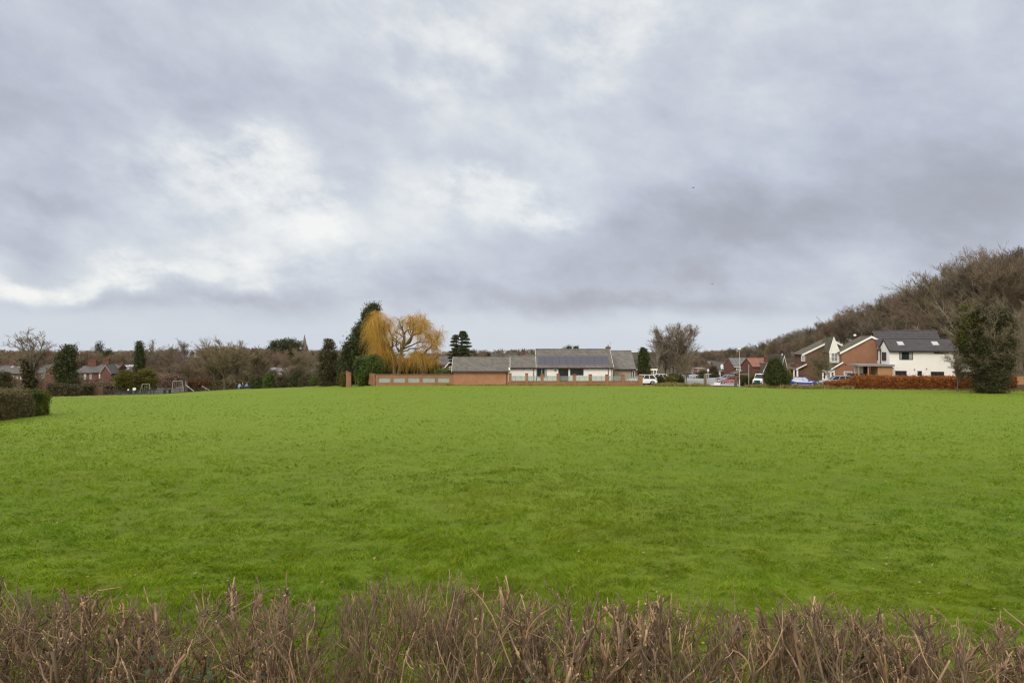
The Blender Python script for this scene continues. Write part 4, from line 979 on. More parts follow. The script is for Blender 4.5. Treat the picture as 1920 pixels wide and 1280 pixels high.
m_slate = tile('welsh slate', (.115, .11, .105), (.07, .066, .066), .25, .15)
m_cap = plain('wall coping', (.20, .115, .08), (.13, .08, .06), 4, .9)
m_glass = glassy('window glass'); m_pane_l = glassy('window glass with pale blinds', (.22, .24, .24), .15)
m_sky_glass = glassy('roof window glass', (.35, .38, .40), .05)
m_bal = clear_glass('green balustrade glass', (.38, .43, .40), .72)
m_panel = plain('frosted green panel', (.32, .355, .32), (.26, .29, .265), 3, .45)
m_solar = glassy('solar panel', (.040, .042, .068), .35)
m_solar.node_tree.nodes['Principled BSDF'].inputs['Specular IOR Level'].default_value = .3
m_frame_dk = plain('dark window frame', (.035, .033, .034), (.028, .027, .028), 4, .5)
m_gutter = plain('dark gutter', (.05, .045, .04), (.035, .03, .03), 4, .5)
m_timber = plain('larch boards', (.46, .27, .13), (.34, .19, .09), 6, .75)
m_fence = plain('brown fence boards', (.20, .12, .075), (.11, .07, .045), 5, .9)
m_lead = plain('grey lead roof', (.26, .26, .28), (.20, .20, .22), 2, .5)
m_door = plain('dark door', (.06, .06, .065), (.045, .045, .05), 3, .4)

def window(r, x0, x1, z0, z1, y, frame=None, pane=None, mull=1, rows=1, axis='y', fw=.07, sgn=-1, name='window', proud=.05):
    """window on a wall at depth y (axis 'y') or on a side wall at x=y (axis 'x')"""
    fr, pn = frame or m_trim, pane or m_glass
    a, b = MB(), MB()
    def bx(mb, u0, u1, w0, w1, d0, d1):
        d0, d1 = sorted((y + sgn * d0, y + sgn * d1))
        if axis == 'y': mb.box(u0, u1, d0, d1, w0, w1)
        else: mb.box(d0, d1, u0, u1, w0, w1)
    bx(a, x0, x0 + fw, z0, z1, .003, proud); bx(a, x1 - fw, x1, z0, z1, .003, proud)
    bx(a, x0 + fw, x1 - fw, z1 - fw, z1, .003, proud); bx(a, x0 + fw, x1 - fw, z0, z0 + fw, .003, proud + .03)
    for i in range(1, mull + 1):
        if mull: u = x0 + (x1 - x0) * i / (mull + 1); bx(a, u - fw * .4, u + fw * .4, z0 + fw, z1 - fw, .012, proud - .01)
    for i in range(1, rows):
        w = z0 + (z1 - z0) * i / rows; bx(a, x0 + fw, x1 - fw, w - fw * .3, w + fw * .3, .012, proud - .015)
    f = a.build(name, fr, r)
    bx(b, x0 + fw * .5, x1 - fw * .5, z0 + fw * .5, z1 - fw * .5, .004, .02)
    b.build('pane', pn, f); return f

def gable_x(r, x0, x1, y0, y1, z0, ze, zr, wall, roof, ov=.3, ovx=.2, yr=None, trim=None, roof_name='roof', wall_name='wall', gutter=True, tk=.14):
    """block with its ridge along x; front eave at y0"""
    yr = (y0 + y1) / 2 if yr is None else yr
    MB().prism([(y0, z0), (y1, z0), (y1, ze), (yr, zr), (y0, ze)], 'x', x0, x1).build(wall_name, wall, r)
    sf, sb = (zr - ze) / (yr - y0), (zr - ze) / (y1 - yr)
    m = MB(); e = .012
    m.slab([(x0 - ovx, y0 - ov, ze - sf * ov + e), (x1 + ovx, y0 - ov, ze - sf * ov + e), (x1 + ovx, yr, zr + e), (x0 - ovx, yr, zr + e)], tk)
    m.slab([(x1 + ovx, y1 + ov, ze - sb * ov + e), (x0 - ovx, y1 + ov, ze - sb * ov + e), (x0 - ovx, yr, zr + e + .004), (x1 + ovx, yr, zr + e + .004)], tk)
    m.cyl((x0 - ovx, yr, zr + tk), (x1 + ovx, yr, zr + tk), .11, n=6)
    o = m.build(roof_name, roof, r)
    if trim:
        for x in (x0 - ovx - .04, x1 + ovx + .005):
            t = MB()
            for (ya, za), (yb, zb) in (((y0 - ov, ze - sf * ov), (yr, zr)), ((y1 + ov, ze - sb * ov), (yr, zr))):
                t.prism([(ya, za - .12), (yb, zb - .12), (yb, zb + tk + .05), (ya, za + tk + .05)], 'x', x, x + .035)
            t.build('bargeboard', trim, r)
    if gutter:
        MB().box(x0 - ovx, x1 + ovx, y0 - ov - .11, y0 - ov - .005, ze - sf * ov - .06, ze - sf * ov + .08).build('gutter', m_gutter if gutter is True else gutter, r)
    return o
def gable_y(r, x0, x1, y0, y1, z0, ze, zr, wall, roof, ov=.3, ovy=.25, trim=None, xr=None, tk=.14, wall_name='wall', roof_name='roof', zel=None):
    """block with its ridge running away from the viewer: gable end in front"""
    xr = (x0 + x1) / 2 if xr is None else xr
    zel = ze if zel is None else zel
    MB().prism([(x0, z0), (x1, z0), (x1, ze), (xr, zr), (x0, zel)], 'y', y0, y1).build(wall_name, wall, r)
    sl, sr = (zr - zel) / (xr - x0), (zr - ze) / (x1 - xr); e = .012
    m = MB()
    m.slab([(x0 - ov, y1 + ovy, zel - sl * ov + e), (x0 - ov, y0 - ovy, zel - sl * ov + e), (xr, y0 - ovy, zr + e), (xr, y1 + ovy, zr + e)], tk)
    m.slab([(x1 + ov, y0 - ovy, ze - sr * ov + e), (x1 + ov, y1 + ovy, ze - sr * ov + e), (xr, y1 + ovy, zr + e + .004), (xr, y0 - ovy, zr + e + .004)], tk)
    m.cyl((xr, y0 - ovy, zr + tk), (xr, y1 + ovy, zr + tk), .11, n=6)
    m.build(roof_name, roof, r)
    if trim:
        t = MB(); y = y0 - ovy - .04
        t.prism([(x0 - ov, zel - sl * ov - .16), (xr, zr - .16), (xr, zr + tk + .05), (x0 - ov, zel - sl * ov + tk + .05)], 'y', y, y + .035)
        t.prism([(xr, zr - .16), (x1 + ov, ze - sr * ov - .16), (x1 + ov, ze - sr * ov + tk + .05), (xr, zr + tk + .05)], 'y', y + .002, y + .037)
        t.build('bargeboard', trim, r)
def chimney(r, x, y, z0, z1, w=.7, d=.6, mat=None, pots=2):
    m = MB().box(x - w / 2, x + w / 2, y - d / 2, y + d / 2, z0, z1 - .3).box(x - w / 2 - .06, x + w / 2 + .06, y - d / 2 - .06, y + d / 2 + .06, z1 - .3, z1 - .12).box(x - w / 2, x + w / 2, y - d / 2, y + d / 2, z1 - .12, z1)
    c = m.build('chimney', mat or m_brick_red, r)
    for i in range(pots):
        u = x + (i - (pots - 1) / 2) * w / max(pots, 1)
        MB().cyl((u, y, z1), (u, y, z1 + .35), .12, .09).build('chimney_pot', m_tile_or, c)

# ---- bungalow with solar panels; local metres: x along the front, y away, z up from the ground
D = 117.0; bx = XP(955, D); bz = ZP(722, 108)
BG = root('bungalow', (bx, D, bz), 'long low white bungalow with a brown tiled roof and a row of solar panels', 'house')
lx = lambda px, d=D: XP(px, d) - bx
lz = lambda py, d=D: ZP(py, d) - bz
ze = lz(688.3)
s = (lz(656, 121.6) - ze) / 4.6
zr1 = ze + s * 2.75
x1 = lx(1005, 121.6)
gable_x(BG, x1, lx(1149), 0, 9.2, 0, ze, lz(656, 121.6), m_white, m_tile, .30, .12, trim=m_trim)
gable_x(BG, -.2, x1 - .14, .02, 5.52, 0, ze, zr1, m_white, m_tile, .30, .0, gutter=m_gutter)
window(BG, lx(1006), lx(1026), ze - 1.75, ze - .18, 0, m_trim, m_glass, 1)
window(BG, lx(1069), lx(1094), ze - 1.35, ze - .18, 0, m_frame_dk, m_glass, 2)
window(BG, lx(1047), lx(1065.5), .05, ze - .18, 0, m_frame_dk, m_glass, 2, name='glazed_door')
MB().box(lx(1021), lx(1025), -.06, -.055, ze - 1.7, ze - .25).build('curtain', m_panel, BG)
MB().cyl((lx(1041.5), -.02, ze - .55), (lx(1041.5), -.05, ze - .55), .2, n=14).build('wall_plaque', m_lead, BG)
m = MB()
for px in (1000.5, 1140.5, 1147): m.cyl((lx(px), -.1, 0), (lx(px), -.1, ze - .2), .05, n=6)
m.build('downpipe', m_gutter, BG)
t0, t1 = .35, 2.62                      # panels: metres back from the eave line along the slope
pa, pb = lx(1009.5), lx(1144)
for i in range(10):
    u0, u1 = pa + (pb - pa) * i / 10, pa + (pb - pa) * (i + 1) / 10 - .05
    h = .2
    q = MB().slab([(u0, t0, ze + s * t0 + h), (u1, t0, ze + s * t0 + h), (u1, t1, ze + s * t1 + h), (u0, t1, ze + s * t1 + h)], .04).build('solar_panel', m_solar, BG)
    k = MB()
    for a, b in (((u0, t0), (u1, t0)), ((u0, t1), (u1, t1))): k.bar((a[0], a[1], ze + s * a[1] + h + .03), (b[0], b[1], ze + s * b[1] + h + .03), .05)
    k.build('panel_frame', m_lead, q)
chimney(BG, lx(1140.5, 123), 6.2, lz(662, 123), lz(655.5, 123) + .55, .8, .6, m_brick_br, 1)
m = MB(); ax = lx(1144, 122); az_ = lz(656, 122) + .35
m.cyl((ax, 4.7, az_ - .4), (ax, 4.7, az_ + 1.1), .02, n=5)
for i in range(5): m.bar((ax - .35 + .05 * i, 4.5 + .1 * i, az_ + .95), (ax + .35 - .05 * i, 4.5 + .1 * i, az_ + .95), .015)
m.build('aerial', m_lead, BG)

# ---- brick outbuilding on the line of the wall
D = 108.0; ox = XP(850, D); oz = G(900, D) - .05
OB = root('outbuilding', (ox, D, oz), 'low orange brick outbuilding with brown tiled roof and white right-hand gable', 'outbuilding')
lx = lambda px, d=D: XP(px, d) - ox
lz = lambda py, d=D: ZP(py, d) - oz
gable_x(OB, 0, lx(953), 0, 5.2, 0, lz(694), lz(671, 110.6), m_brick_or, m_tile, .32, .25, trim=m_trim, gutter=m_gutter)
MB().box(lx(953) + .003, lx(953) + .05, .3, 4.9, lz(694) - .3, lz(694) + .05).prism([(.0, lz(694) + .05), (5.2, lz(694) + .05), (2.6, lz(671, 110.6) - .05)], 'x', lx(953) + .004, lx(953) + .05).build('gable_boards', m_trim, OB)
MB().box(-.02, lx(953) + .02, -.10, -.002, lz(694) - .24, lz(694) - .13).build('fascia', m_gutter, OB)
MB().cyl((lx(950), -.08, 0), (lx(950), -.08, lz(694) - .2), .05, n=6).build('downpipe', m_gutter, OB)
MB().box(lx(953) + .05, lx(956.5), -.2, .25, lz(697), lz(689)).build('eaves_box', m_trim, OB)

# ---- garden wall with frosted panels, left of the outbuilding
gz = G(770, 108) - .08; gx = XP(705, 108)
GW = root('garden_wall', (gx, 108, gz), 'orange brick garden wall with frosted green panels left of the outbuilding', 'wall')
lx = lambda px: XP(px, 108) - gx
H = ZP(702.5, 108) - gz
edges = [709, 732, 737, 759.5, 764.5, 786.5, 791.5, 815.5, 820, 842.5]
m = MB().box(0, lx(850) - .01, .0, .22, 0, .55)
m.box(0, lx(850) - .01, .0, .22, 1.32, H)
xs = [704.9] + edges + [849.9]
for i in range(0, len(xs), 2): m.box(lx(xs[i]), lx(xs[i + 1]), -.03, .25, 0 if i else .002, H + .002)
m.build('wall', m_brick, GW)
for i in range(0, len(edges), 2):
    MB().box(lx(edges[i]) - .01, lx(edges[i + 1]) + .01, .09, .13, .55, 1.32).build('panel', m_panel, GW)
MB().box(-.06, lx(850) - .02, -.07, .29, H + .002, H + .10).build('coping', m_cap, GW)
for i in range(0, len(xs), 2): MB().box(lx(xs[i]), lx(xs[i + 1]), -.035, -.031, H * .16, H * .165).build('course', m_cap, GW) if False else None
# return of the wall running back at its left end
ex, ey = XP(685, 116) - gx, 116 - 108
t = Vector((ex, ey, 0)); Lr = t.length; ang = math.atan2(ey, ex)
R2 = root('garden_wall', (gx, 108.0, gz), 'short return of the brick wall with upright slits at its left end', 'wall', rz=ang)
m = MB().box(.30, Lr, -.11, .11, 0, .6).box(.30, Lr, -.11, .11, 1.35, H - .01)
sl = [.30, 1.9, 2.5, 3.3, 3.9, 4.7, 5.3, 6.1, 6.7, Lr]
for i in range(0, len(sl), 2): m.box(sl[i], sl[i + 1], -.13, .13, 0, H)
m.build('wall', m_brick, R2)
for i in range(1, len(sl) - 1, 2): MB().box(sl[i] - .01, sl[i + 1] + .01, -.02, .02, .6, 1.35).build('panel', m_panel, R2)
MB().box(.3, Lr + .05, -.17, .17, H + .002, H + .1).build('coping', m_cap, R2)

# ---- front wall with piers and glass balustrades
gx = XP(953, 108); gz = G(1080, 108) - .1
FW = root('front_wall', (gx, 108, gz), 'low brick front wall with square piers and glass panels before the bungalow', 'wall')
lx = lambda px: XP(px, 108) - gx
lz = lambda py: ZP(py, 108) - gz
piers = [956.5, 987.5, 1016.5, 1046.5, 1077, 1107, 1138, 1168, 1200.5]
MB().box(lx(954), lx(1200), 0, .22, 0, lz(715)).build('wall', m_brick, FW)
MB().box(lx(954), lx(1200), -.04, .26, lz(715) + .001, lz(715) + .09).build('coping', m_cap, FW)
for i, p in enumerate(piers):
    w = .23 if i < 8 else .36; top = lz([700.5, 700.5, 702, 701.5, 702.5, 702.5, 703, 703, 704][i])
    q = MB().box(lx(p) - w, lx(p) + w, -.12, .34, 0, top).build('pier', m_brick, FW)
    MB().box(lx(p) - w - .04, lx(p) + w + .04, -.16, .38, top + .001, top + .09).build('pier_cap', m_cap, q)
for a, b in zip(piers[:-1], piers[1:]):
    q = MB().box(lx(a) + .25, lx(b) - (.25 if b < 1200 else .37), .09, .11, lz(715) + .12, lz(705.5)).build('glass_panel', m_bal, FW)
    k = MB()
    k.box(lx(a) + .25, lx(b) - (.25 if b < 1200 else .37), .075, .125, lz(705.5), lz(705.5) + .05)
    for f in (.33, .67): u = lx(a) + (lx(b) - lx(a)) * f; k.box(u - .02, u + .02, .07, .13, lz(715) + .09, lz(705.5))
    k.build('rail', m_lead, q)
# brick gate pier and post at the far left of the wall
z = G(654, 117) - .1
gp = root('gate_pier', (XP(654, 117), 117, z), 'tall orange brick gate pier with a sloping top left of the laurel bush', 'pier')
MB().prism([(-.42, 0), (.42, 0), (.42, 2.3), (-.42, 2.75)], 'y', -.3, .3).build('brickwork', m_brick, gp)
MB().prism([(-.47, 2.76), (.47, 2.32), (.47, 2.42), (-.47, 2.86)], 'y', -.34, .34).build('cap', m_cap, gp)
tag(MB((XP(666.5, 114), 114, G(666, 114))).cyl((XP(666.5, 114), 114, G(666, 114) - .1), (XP(666.5, 114), 114, G(666, 114) + 2.4), .06, n=7).build('gate_post', m_fence), 'thin grey timber post left of the laurel bush', 'post')

# ---- neighbours right of the bungalow
D = 122.0; nx = XP(1152, D); nz = G(1170, D) - .1
N1 = root('bungalow', (nx, D, nz), 'grey-roofed bungalow with buff brick joined right of the solar panel one', 'house')
lx = lambda px, d=D: XP(px, d) - nx
lz = lambda py, d=D: ZP(py, d) - nz
gable_x(N1, 0, lx(1191.5), 0, 9, 0, lz(690.5), lz(659, 126.5), m_brick_buff, m_tile_gr, .35, .05, gutter=m_frame_dk)
window(N1, lx(1186), lx(1190), .1, 2.0, 0, m_trim, m_glass, 0, name='door')
MB().cyl((lx(1184.5), -.08, 0), (lx(1184.5), -.08, lz(692)), .05, n=6).build('downpipe', m_gutter, N1)
D = 126.0; nx = XP(1193, D); nz = G(1210, D) - .1
N2 = root('bungalow', (nx, D, nz), 'dark-roofed bungalow with a white fascia behind the clipped cypress', 'house')
gable_x(N2, 0, lx(1231, D) - lx(1193, D), 0, 8.5, 0, lz(691, D), lz(663, 130), m_brick_buff, m_tile_dk, .35, .05, gutter=False)
W2 = XP(1231, D) - nx
MB().box(-.05, W2 + .1, -.48, -.40, lz(694, D), lz(691, D)).build('fascia', m_trim, N2)
MB().cyl((W2 - .1, -.42, 0), (W2 - .1, -.42, lz(694, D)), .07, n=6).cyl((W2 - .62, -.42, 0), (W2 - .62, -.42, lz(694, D)), .07, n=6).build('porch_post', m_trim, N2)
window(N2, 1.2, 2.6, .9, 2.0, 0, m_trim, m_glass, 1)
# ---- houses seen over the roofs
D = 168.0; hx = XP(945, D); hz = G(945, D)
H1 = root('house', (hx, D, hz), 'brown-roofed house with a red chimney rising behind the outbuilding', 'house')
lx = lambda px, d=D: XP(px, d) - hx
lz = lambda py, d=D: ZP(py, d) - hz
gable_x(H1, lx(921), lx(960), 0, 9, 0, lz(678), lz(664, D + 4), m_brick_br, m_tile_dk, .3, .2)
gable_y(H1, lx(945), lx(970), -1.5, 8, 0, lz(676), lz(664), m_brick_br, m_tile_moss, .3, .2, trim=m_tile)
gable_x(H1, lx(955), lx(995), 1, 10, 0, lz(676), lz(662, D + 5), m_brick_br, m_tile_dk, .3, .2)
chimney(H1, lx(981.5), 1.5, lz(676), lz(655.5), .95, .8, m_brick_red, 2)
D = 150.0; hx = XP(835, D); hz = G(835, D)
H2 = root('house', (hx, D, hz), 'pale grey-roofed brick house showing between the willow and the cedar', 'house')
gable_x(H2, XP(822, D) - hx, XP(858, D) - hx, 0, 8, 0, ZP(684, D) - hz, ZP(669, D + 4) - hz, m_brick_br, m_slate, .3, .2)
gable_y(H2, XP(838, D) - hx, XP(854, D) - hx, -2.5, 3, 0, ZP(686, D) - hz, ZP(677, D) - hz, m_brick_br, m_slate, .25, .2, trim=m_trim)
window(H2, XP(825, D) - hx, XP(832, D) - hx, ZP(695, D) - hz, ZP(687, D) - hz, 0, m_trim, m_pane_l, 1, 2)
window(H2, XP(842, D - 2.5) - hx, XP(848, D - 2.5) - hx, ZP(694, D - 2.5) - hz, ZP(687, D - 2.5) - hz, -2.5, m_trim, m_pane_l, 1)
# evergreen tops showing over the bungalow ridge
plant('evergreen_tree', 'wind-blown dark treetop peeping over the bungalow ridge', 'tree', 1066, 140, [(648, 1067, 1072), (652, 1060, 1073), (657, 1055, 1073), (668, 1055, 1074)], 50, 40, .5, .2, .09, m_con_g, 501, .2)
plant('evergreen_tree', 'small dark treetop right of the wind-blown one over the ridge', 'tree', 1080, 142, [(650, 1079, 1082), (654, 1076, 1084), (666, 1075, 1085)], 30, 40, .4, .2, .09, m_con, 502, .2)

# ---- white modern house on the right
a11 = math.radians(-11)
D = 112.0; wx = XP(1668, D); wz = G(1668, D) - .1
WH = root('house', (wx, D, wz), 'white rendered two-storey house with slate grey roofs and two roof windows', 'house', rz=a11)
ze = ZP(656.5, D) - wz; zr = ZP(637, D + 2.7) - wz; zr2 = ZP(621.5, D + 7) - wz
Wd = 9.9
gable_x(WH, 0, Wd, 0, 5.4, 0, ze, zr, m_white, m_tile_sl, .35, .10, trim=m_frame_dk, gutter=m_frame_dk)
gable_x(WH, -.02, Wd - .5, 4.3, 10.3, 0, ze + .1, zr2, m_white, m_tile_sl, .3, .32, trim=m_fence, gutter=False)
sc = 12.35
X = lambda px: (px - 1668) / sc
Z = lambda py: ZP(py, D - .5) - wz
window(WH, X(1686), X(1711), Z(674), Z(657.5), 0, m_frame_dk, m_glass, 1, fw=.09)
for a, b in ((1687, 1690.5), (1704, 1710)): MB().box(X(a), X(b), -.028, -.022, Z(673), Z(658)).build('curtain', m_panel, WH)
window(WH, X(1750), X(1776), Z(663), Z(657.5), 0, m_frame_dk, m_glass, 1, fw=.09)
window(WH, X(1678.5), X(1699.5), Z(705.5), Z(695), 0, m_frame_dk, m_glass, 1, fw=.09)
window(WH, X(1719.5), X(1727.5), Z(706), Z(695), 0, m_frame_dk, m_glass, 0, fw=.09)
window(WH, X(1744), X(1768), Z(706), Z(696), 0, m_frame_dk, m_glass, 1, fw=.09)
for y0, y1 in ((5.6, 8.0), (1.5, 3.6)):
    window(WH, y0, y1, ze - 1.75, ze - .35, -.02, m_frame_dk, m_glass, 1, axis='x', fw=.09)
MB().cyl((-.12, 4.05, 0), (-.12, 4.05, ze), .06, n=6).cyl((X(1789), -.1, 0), (X(1789), -.1, ze - .2), .06, n=6).build('downpipe', m_frame_dk, WH)
m = MB()
for px, py in ((1674, 690), (1714, 692.5), (1736, 691)): m.box(X(px) - .07, X(px) + .07, -.12, -.003, Z(py) - .1, Z(py) + .1)
m.build('wall_vent', m_lead, WH)
sl = (zr - ze) / 2.7
for px in (1694, 1758.5):
    y0, y1 = .95, 1.95; u0, u1 = X(px) - .50, X(px) + .50
    f = MB().slab([(u0, y0, ze + sl * y0 + .15), (u1, y0, ze + sl * y0 + .15), (u1, y1, ze + sl * y1 + .15), (u0, y1, ze + sl * y1 + .15)], .08).build('roof_window', m_lead, WH)
    MB().slab([(u0 + .08, y0 + .07, ze + sl * (y0 + .07) + .24), (u1 - .08, y0 + .07, ze + sl * (y0 + .07) + .24), (u1 - .08, y1 - .07, ze + sl * (y1 - .07) + .24), (u0 + .08, y1 - .07, ze + sl * (y1 - .07) + .24)], .01).build('pane', m_sky_glass, f)
m = MB().box(Wd + .02, Wd + 3.6, .6, 5, 0, Z(686)); m.build('side_extension', m_white, WH)
MB().box(Wd + .0, Wd + 3.75, .45, 5.1, Z(686) + .002, Z(686) + .12).build('extension_roof', m_lead, WH)
window(WH, Wd + .2, Wd + 3.3, .9, Z(696), .6, m_frame_dk, m_glass, 2, fw=.08)
# flat-roofed porch of larch boards
zp = ZP(686.5, 111) - wz
MB().box(-5.3, .25, -1.6, 3.8, zp, zp + .28).build('porch_roof', m_lead, WH)
m = MB().box(-2.15, .05, -1.2, 2.5, 0, zp - .002)
for i in range(12): m.box(-2.13 + i * .183, -1.99 + i * .183, -1.225, -1.203, .05, zp - .03)
m.build('larch_box', m_timber, WH)
m = MB()
for x in (-5.05, -3.6): m.box(x - .09, x + .09, -1.3, -1.12, 0, zp - .002)
m.build('porch_post', m_timber, WH)
MB().box(-4.7, -2.5, 2.45, 2.6, .0, zp - .002).build('porch_back_wall', m_white, WH)
window(WH, -3.3, -2.3, .1, zp - .2, 2.45, m_frame_dk, m_glass, 0, name='glazed_door')

# ---- orange brick house with a big side gable
D = 119.0; hx = XP(1578, D); hz = G(1578, D) - .1
KH = root('house', (hx, D, hz), 'orange brick gabled house with white bargeboards and a lower lean-to roof', 'house', rz=a11)
X = lambda px: (px - 1578) / 11.7
Z = lambda py: ZP(py, D - .5) - hz
xr = X(1634); ze = Z(660.5); zr = Z(631.5)
gable_y(KH, 0, xr * 2, 0, 6.0, 0, ze, zr, m_brick, m_tile_moss, .35, .22, trim=m_trim)
# lean-to catslide in front-left with its own brick cheek
MB().prism([(X(1561), 0), (X(1578) + .003, 0), (X(1578) + .003, Z(681)), (X(1561), Z(691))], 'y', -.02, 6).build('lean_to_wall', m_brick, KH)
MB().slab([(X(1557), -.3, Z(693)), (X(1580), -.3, Z(679.5)), (X(1580), 7, Z(679.5)), (X(1557), 7, Z(693))], -.14).build('lean_to_roof', m_tile_moss, KH)
MB().prism([(X(1557), Z(693) - .1), (X(1580), Z(679.5) - .1), (X(1580), Z(679.5) + .18), (X(1557), Z(693) + .18)], 'y', -.36, -.32).build('bargeboard', m_trim, KH)
window(KH, X(1582), X(1598), Z(703), Z(696), 0, m_trim, m_pane_l, 0, fw=.12)
MB().cyl((X(1585), -.004, Z(683.5)), (X(1585), -.03, Z(683.5)), .16, n=10).build('wall_vent', m_brick_red, KH)
MB().cyl((X(1613), 3, Z(629.5)), (X(1613), 3, Z(626)), .25, .2, n=8).build('flue', m_trim, KH)
# white-boarded dormer gable between the two brick houses
DG = root('house', (XP(1540, 121), 121, G(1540, 121) - .1), 'house wing with a narrow white boarded gable and white bay below', 'house', rz=a11)
X = lambda px: (px - 1540) / 11.5
o_ = DG.location.z; Z = lambda py: ZP(py, 120.5) - o_
MB().prism([(X(1556), Z(680)), (X(1575), Z(680)), (X(1575), Z(661)), (X(1563.5), Z(634)), (X(1556), Z(658))], 'y', 0, .25).build('boarded_gable', m_white, DG)
m = MB()
for k in range(9): zz = Z(678 - k * 4); m.box(X(1557), X(1574) - k * .09, -.012, -.003, zz, zz + .03)
m.build('board_lines', m_lead, DG)
m = MB().prism([(X(1554), Z(662)), (X(1563.5), Z(631)), (X(1563.5), Z(635)), (X(1556.5), Z(662))], 'y', -.15, -.02).prism([(X(1577), Z(664)), (X(1563.5), Z(631)), (X(1563.5), Z(635)), (X(1574.5), Z(664))], 'y', -.152, -.022)
m.build('bargeboard', m_trim, DG)
window(DG, X(1558.5), X(1571), Z(677), Z(661), 0, m_trim, m_pane_l, 1, 2)
MB().prism([(X(1554), Z(661)), (X(1563.5), Z(632)), (X(1578), Z(661))], 'y', .26, 7).build('roof', m_tile_moss, DG)
MB().box(X(1556), X(1577), .26, 6, 0, Z(662)).build('wall', m_brick_br, DG)
MB().slab([(X(1538), -1.6, Z(692)), (X(1561), -1.6, Z(692)), (X(1561), .3, Z(681)), (X(1538), .3, Z(681))], .12).build('canopy_roof', m_tile_moss, DG)
m = MB()
for a in (1539, 1545, 1554, 1560): m.box(X(a) - .09, X(a) + .09, -1.5, -1.32, 0, Z(693))
m.box(X(1539), X(1560), -1.5, -1.2, Z(697), Z(693)); m.box(X(1539), X(1560), -1.48, -1.2, 0, .7)
m.build('porch_frame', m_trim, DG)
window(DG, X(1545.5), X(1553.5), .75, Z(698), -1.32, m_trim, m_glass, 2, 3, fw=.06, name='bay_window')
# ---- darker brick gabled house further left with the blue car before it
D = 126.0; hx = XP(1505, D); hz = G(1520, D) - .1
QH = root('house', (hx, D, hz), 'brown brick house with a thin white sloping verge behind the blue car', 'house', rz=a11)
X = lambda px: (px - 1505) / 10.9
Z = lambda py: ZP(py, D - .3) - hz
gable_y(QH, X(1507), X(1607), 0, 8, 0, Z(664), Z(638), m_brick_br, m_tile_moss, .35, .2, trim=m_trim, xr=X(1561))
MB().box(X(1493), X(1507) - .003, .3, 5, 0, Z(684)).build('side_wing', m_brick_red, QH)
MB().slab([(X(1486), -.4, Z(692)), (X(1512), -.4, Z(682)), (X(1512), 6, Z(682)), (X(1486), 6, Z(692))], -.14).build('side_roof', m_tile_moss, QH)
MB().prism([(X(1491), Z(694)), (X(1512), Z(683.5)), (X(1512), Z(681.5)), (X(1491), Z(691.5))], 'y', -.48, -.43).build('bargeboard', m_trim, QH)
MB().box(X(1487), X(1489), -.3, -.1, 0, Z(692)).box(X(1493), X(1496), -.3, -.1, 0, Z(692)).build('white_post', m_trim, QH)
window(QH, X(1502), X(1509.5), Z(677), Z(667), -.02, m_trim, m_pane_l, 1, 2)
MB().box(X(1498), X(1508), -.03, .25, Z(705), Z(693)).build('garage_door', m_brick_red, QH)
# ---- row of houses down the road
D = 171.0; hx = XP(1411, D); hz = G(1440, D) - .4
OR = root('house', (hx, D, hz), 'red brick house with a bright orange tiled roof and brick chimney', 'house')
X = lambda px, d=D: XP(px, d) - hx
Z = lambda py, d=D: ZP(py, d) - hz
gable_x(OR, X(1412), X(1467), 0, 9, 0, Z(687.5), Z(672, D + 4.5), m_brick_red, m_tile_or, .25, .15, gutter=False)
gable_y(OR, X(1421), X(1436), -3, 3, 0, Z(700, D - 3), Z(683, D - 3), m_brick_br, m_tile_dk, .25, .2, trim=m_trim, roof_name='porch_roof', wall_name='porch_wall')
chimney(OR, X(1443), 2.2, Z(684), Z(668), 1.0, .8, m_brick_red, 2)
gable_x(OR, X(1436.5), X(1460), -2.6, -.01, 0, Z(698, D - 2), Z(682, D - 1), m_brick_red, m_lead, .2, .1, gutter=False, yr=-.06, roof_name='lean_to_roof', wall_name='lean_to_wall')
AF = root('house', (XP(1470, 150), 150, G(1470, 150) - .2), 'dark-roofed chalet with a steep white-edged gable behind the cone-shaped yew', 'house')
z0 = AF.location.z; x0 = AF.location.x
gable_y(AF, XP(1463, 150) - x0, XP(1477, 150) - x0, 0, 8, 0, ZP(696, 150) - z0, ZP(668, 150) - z0, m_brick_br, m_tile_dk, .12, .2, trim=m_trim)
MB().cyl((0, 1, ZP(669, 150) - z0), (0, 1, ZP(663, 150) - z0), .12, n=6).build('finial', m_trim, AF)
D = 186.0; hx = XP(1380, D); hz = G(1395, D) - .3
TR = root('terraced_house', (hx, D, hz), 'brick terrace with a grey roof and tall narrow white windows beside the lamp post', 'house')
X = lambda px, d=D: XP(px, d) - hx
Z = lambda py, d=D: ZP(py, d) - hz
gable_x(TR, X(1376), X(1411), 0, 9, 0, Z(687), Z(672, D + 4.5), m_brick_red, m_tile_gr, .25, .1, gutter=m_trim)
for a in (1382.5, 1390, 1397.5, 1405.5): window(TR, X(a) - .32, X(a) + .32, Z(697), Z(688.3), 0, m_trim, m_pane_l, 0, 2, fw=.12)
m = MB(); sl = (Z(672, D + 4.5) - Z(687)) / 4.5
for a in (1381.5, 1388, 1395.5, 1403.5): m.bar((X(a), -.2, Z(687) + .1), (X(a), 4.3, Z(672, D + 4.3) + .12), .09)
m.build('roof_verge', m_lead, TR)
D = 196.0; hx = XP(1358, D); hz = G(1360, D) - .3
TD = root('house', (hx, D, hz), 'dark brown roofed house with white posts behind the parked cars', 'house')
X = lambda px, d=D: XP(px, d) - hx
Z = lambda py, d=D: ZP(py, d) - hz
gable_x(TD, X(1343), X(1379), 0, 9, 0, Z(694), Z(679, D + 4.5), m_brick_br, m_tile_dk, .25, .1, gutter=m_trim)
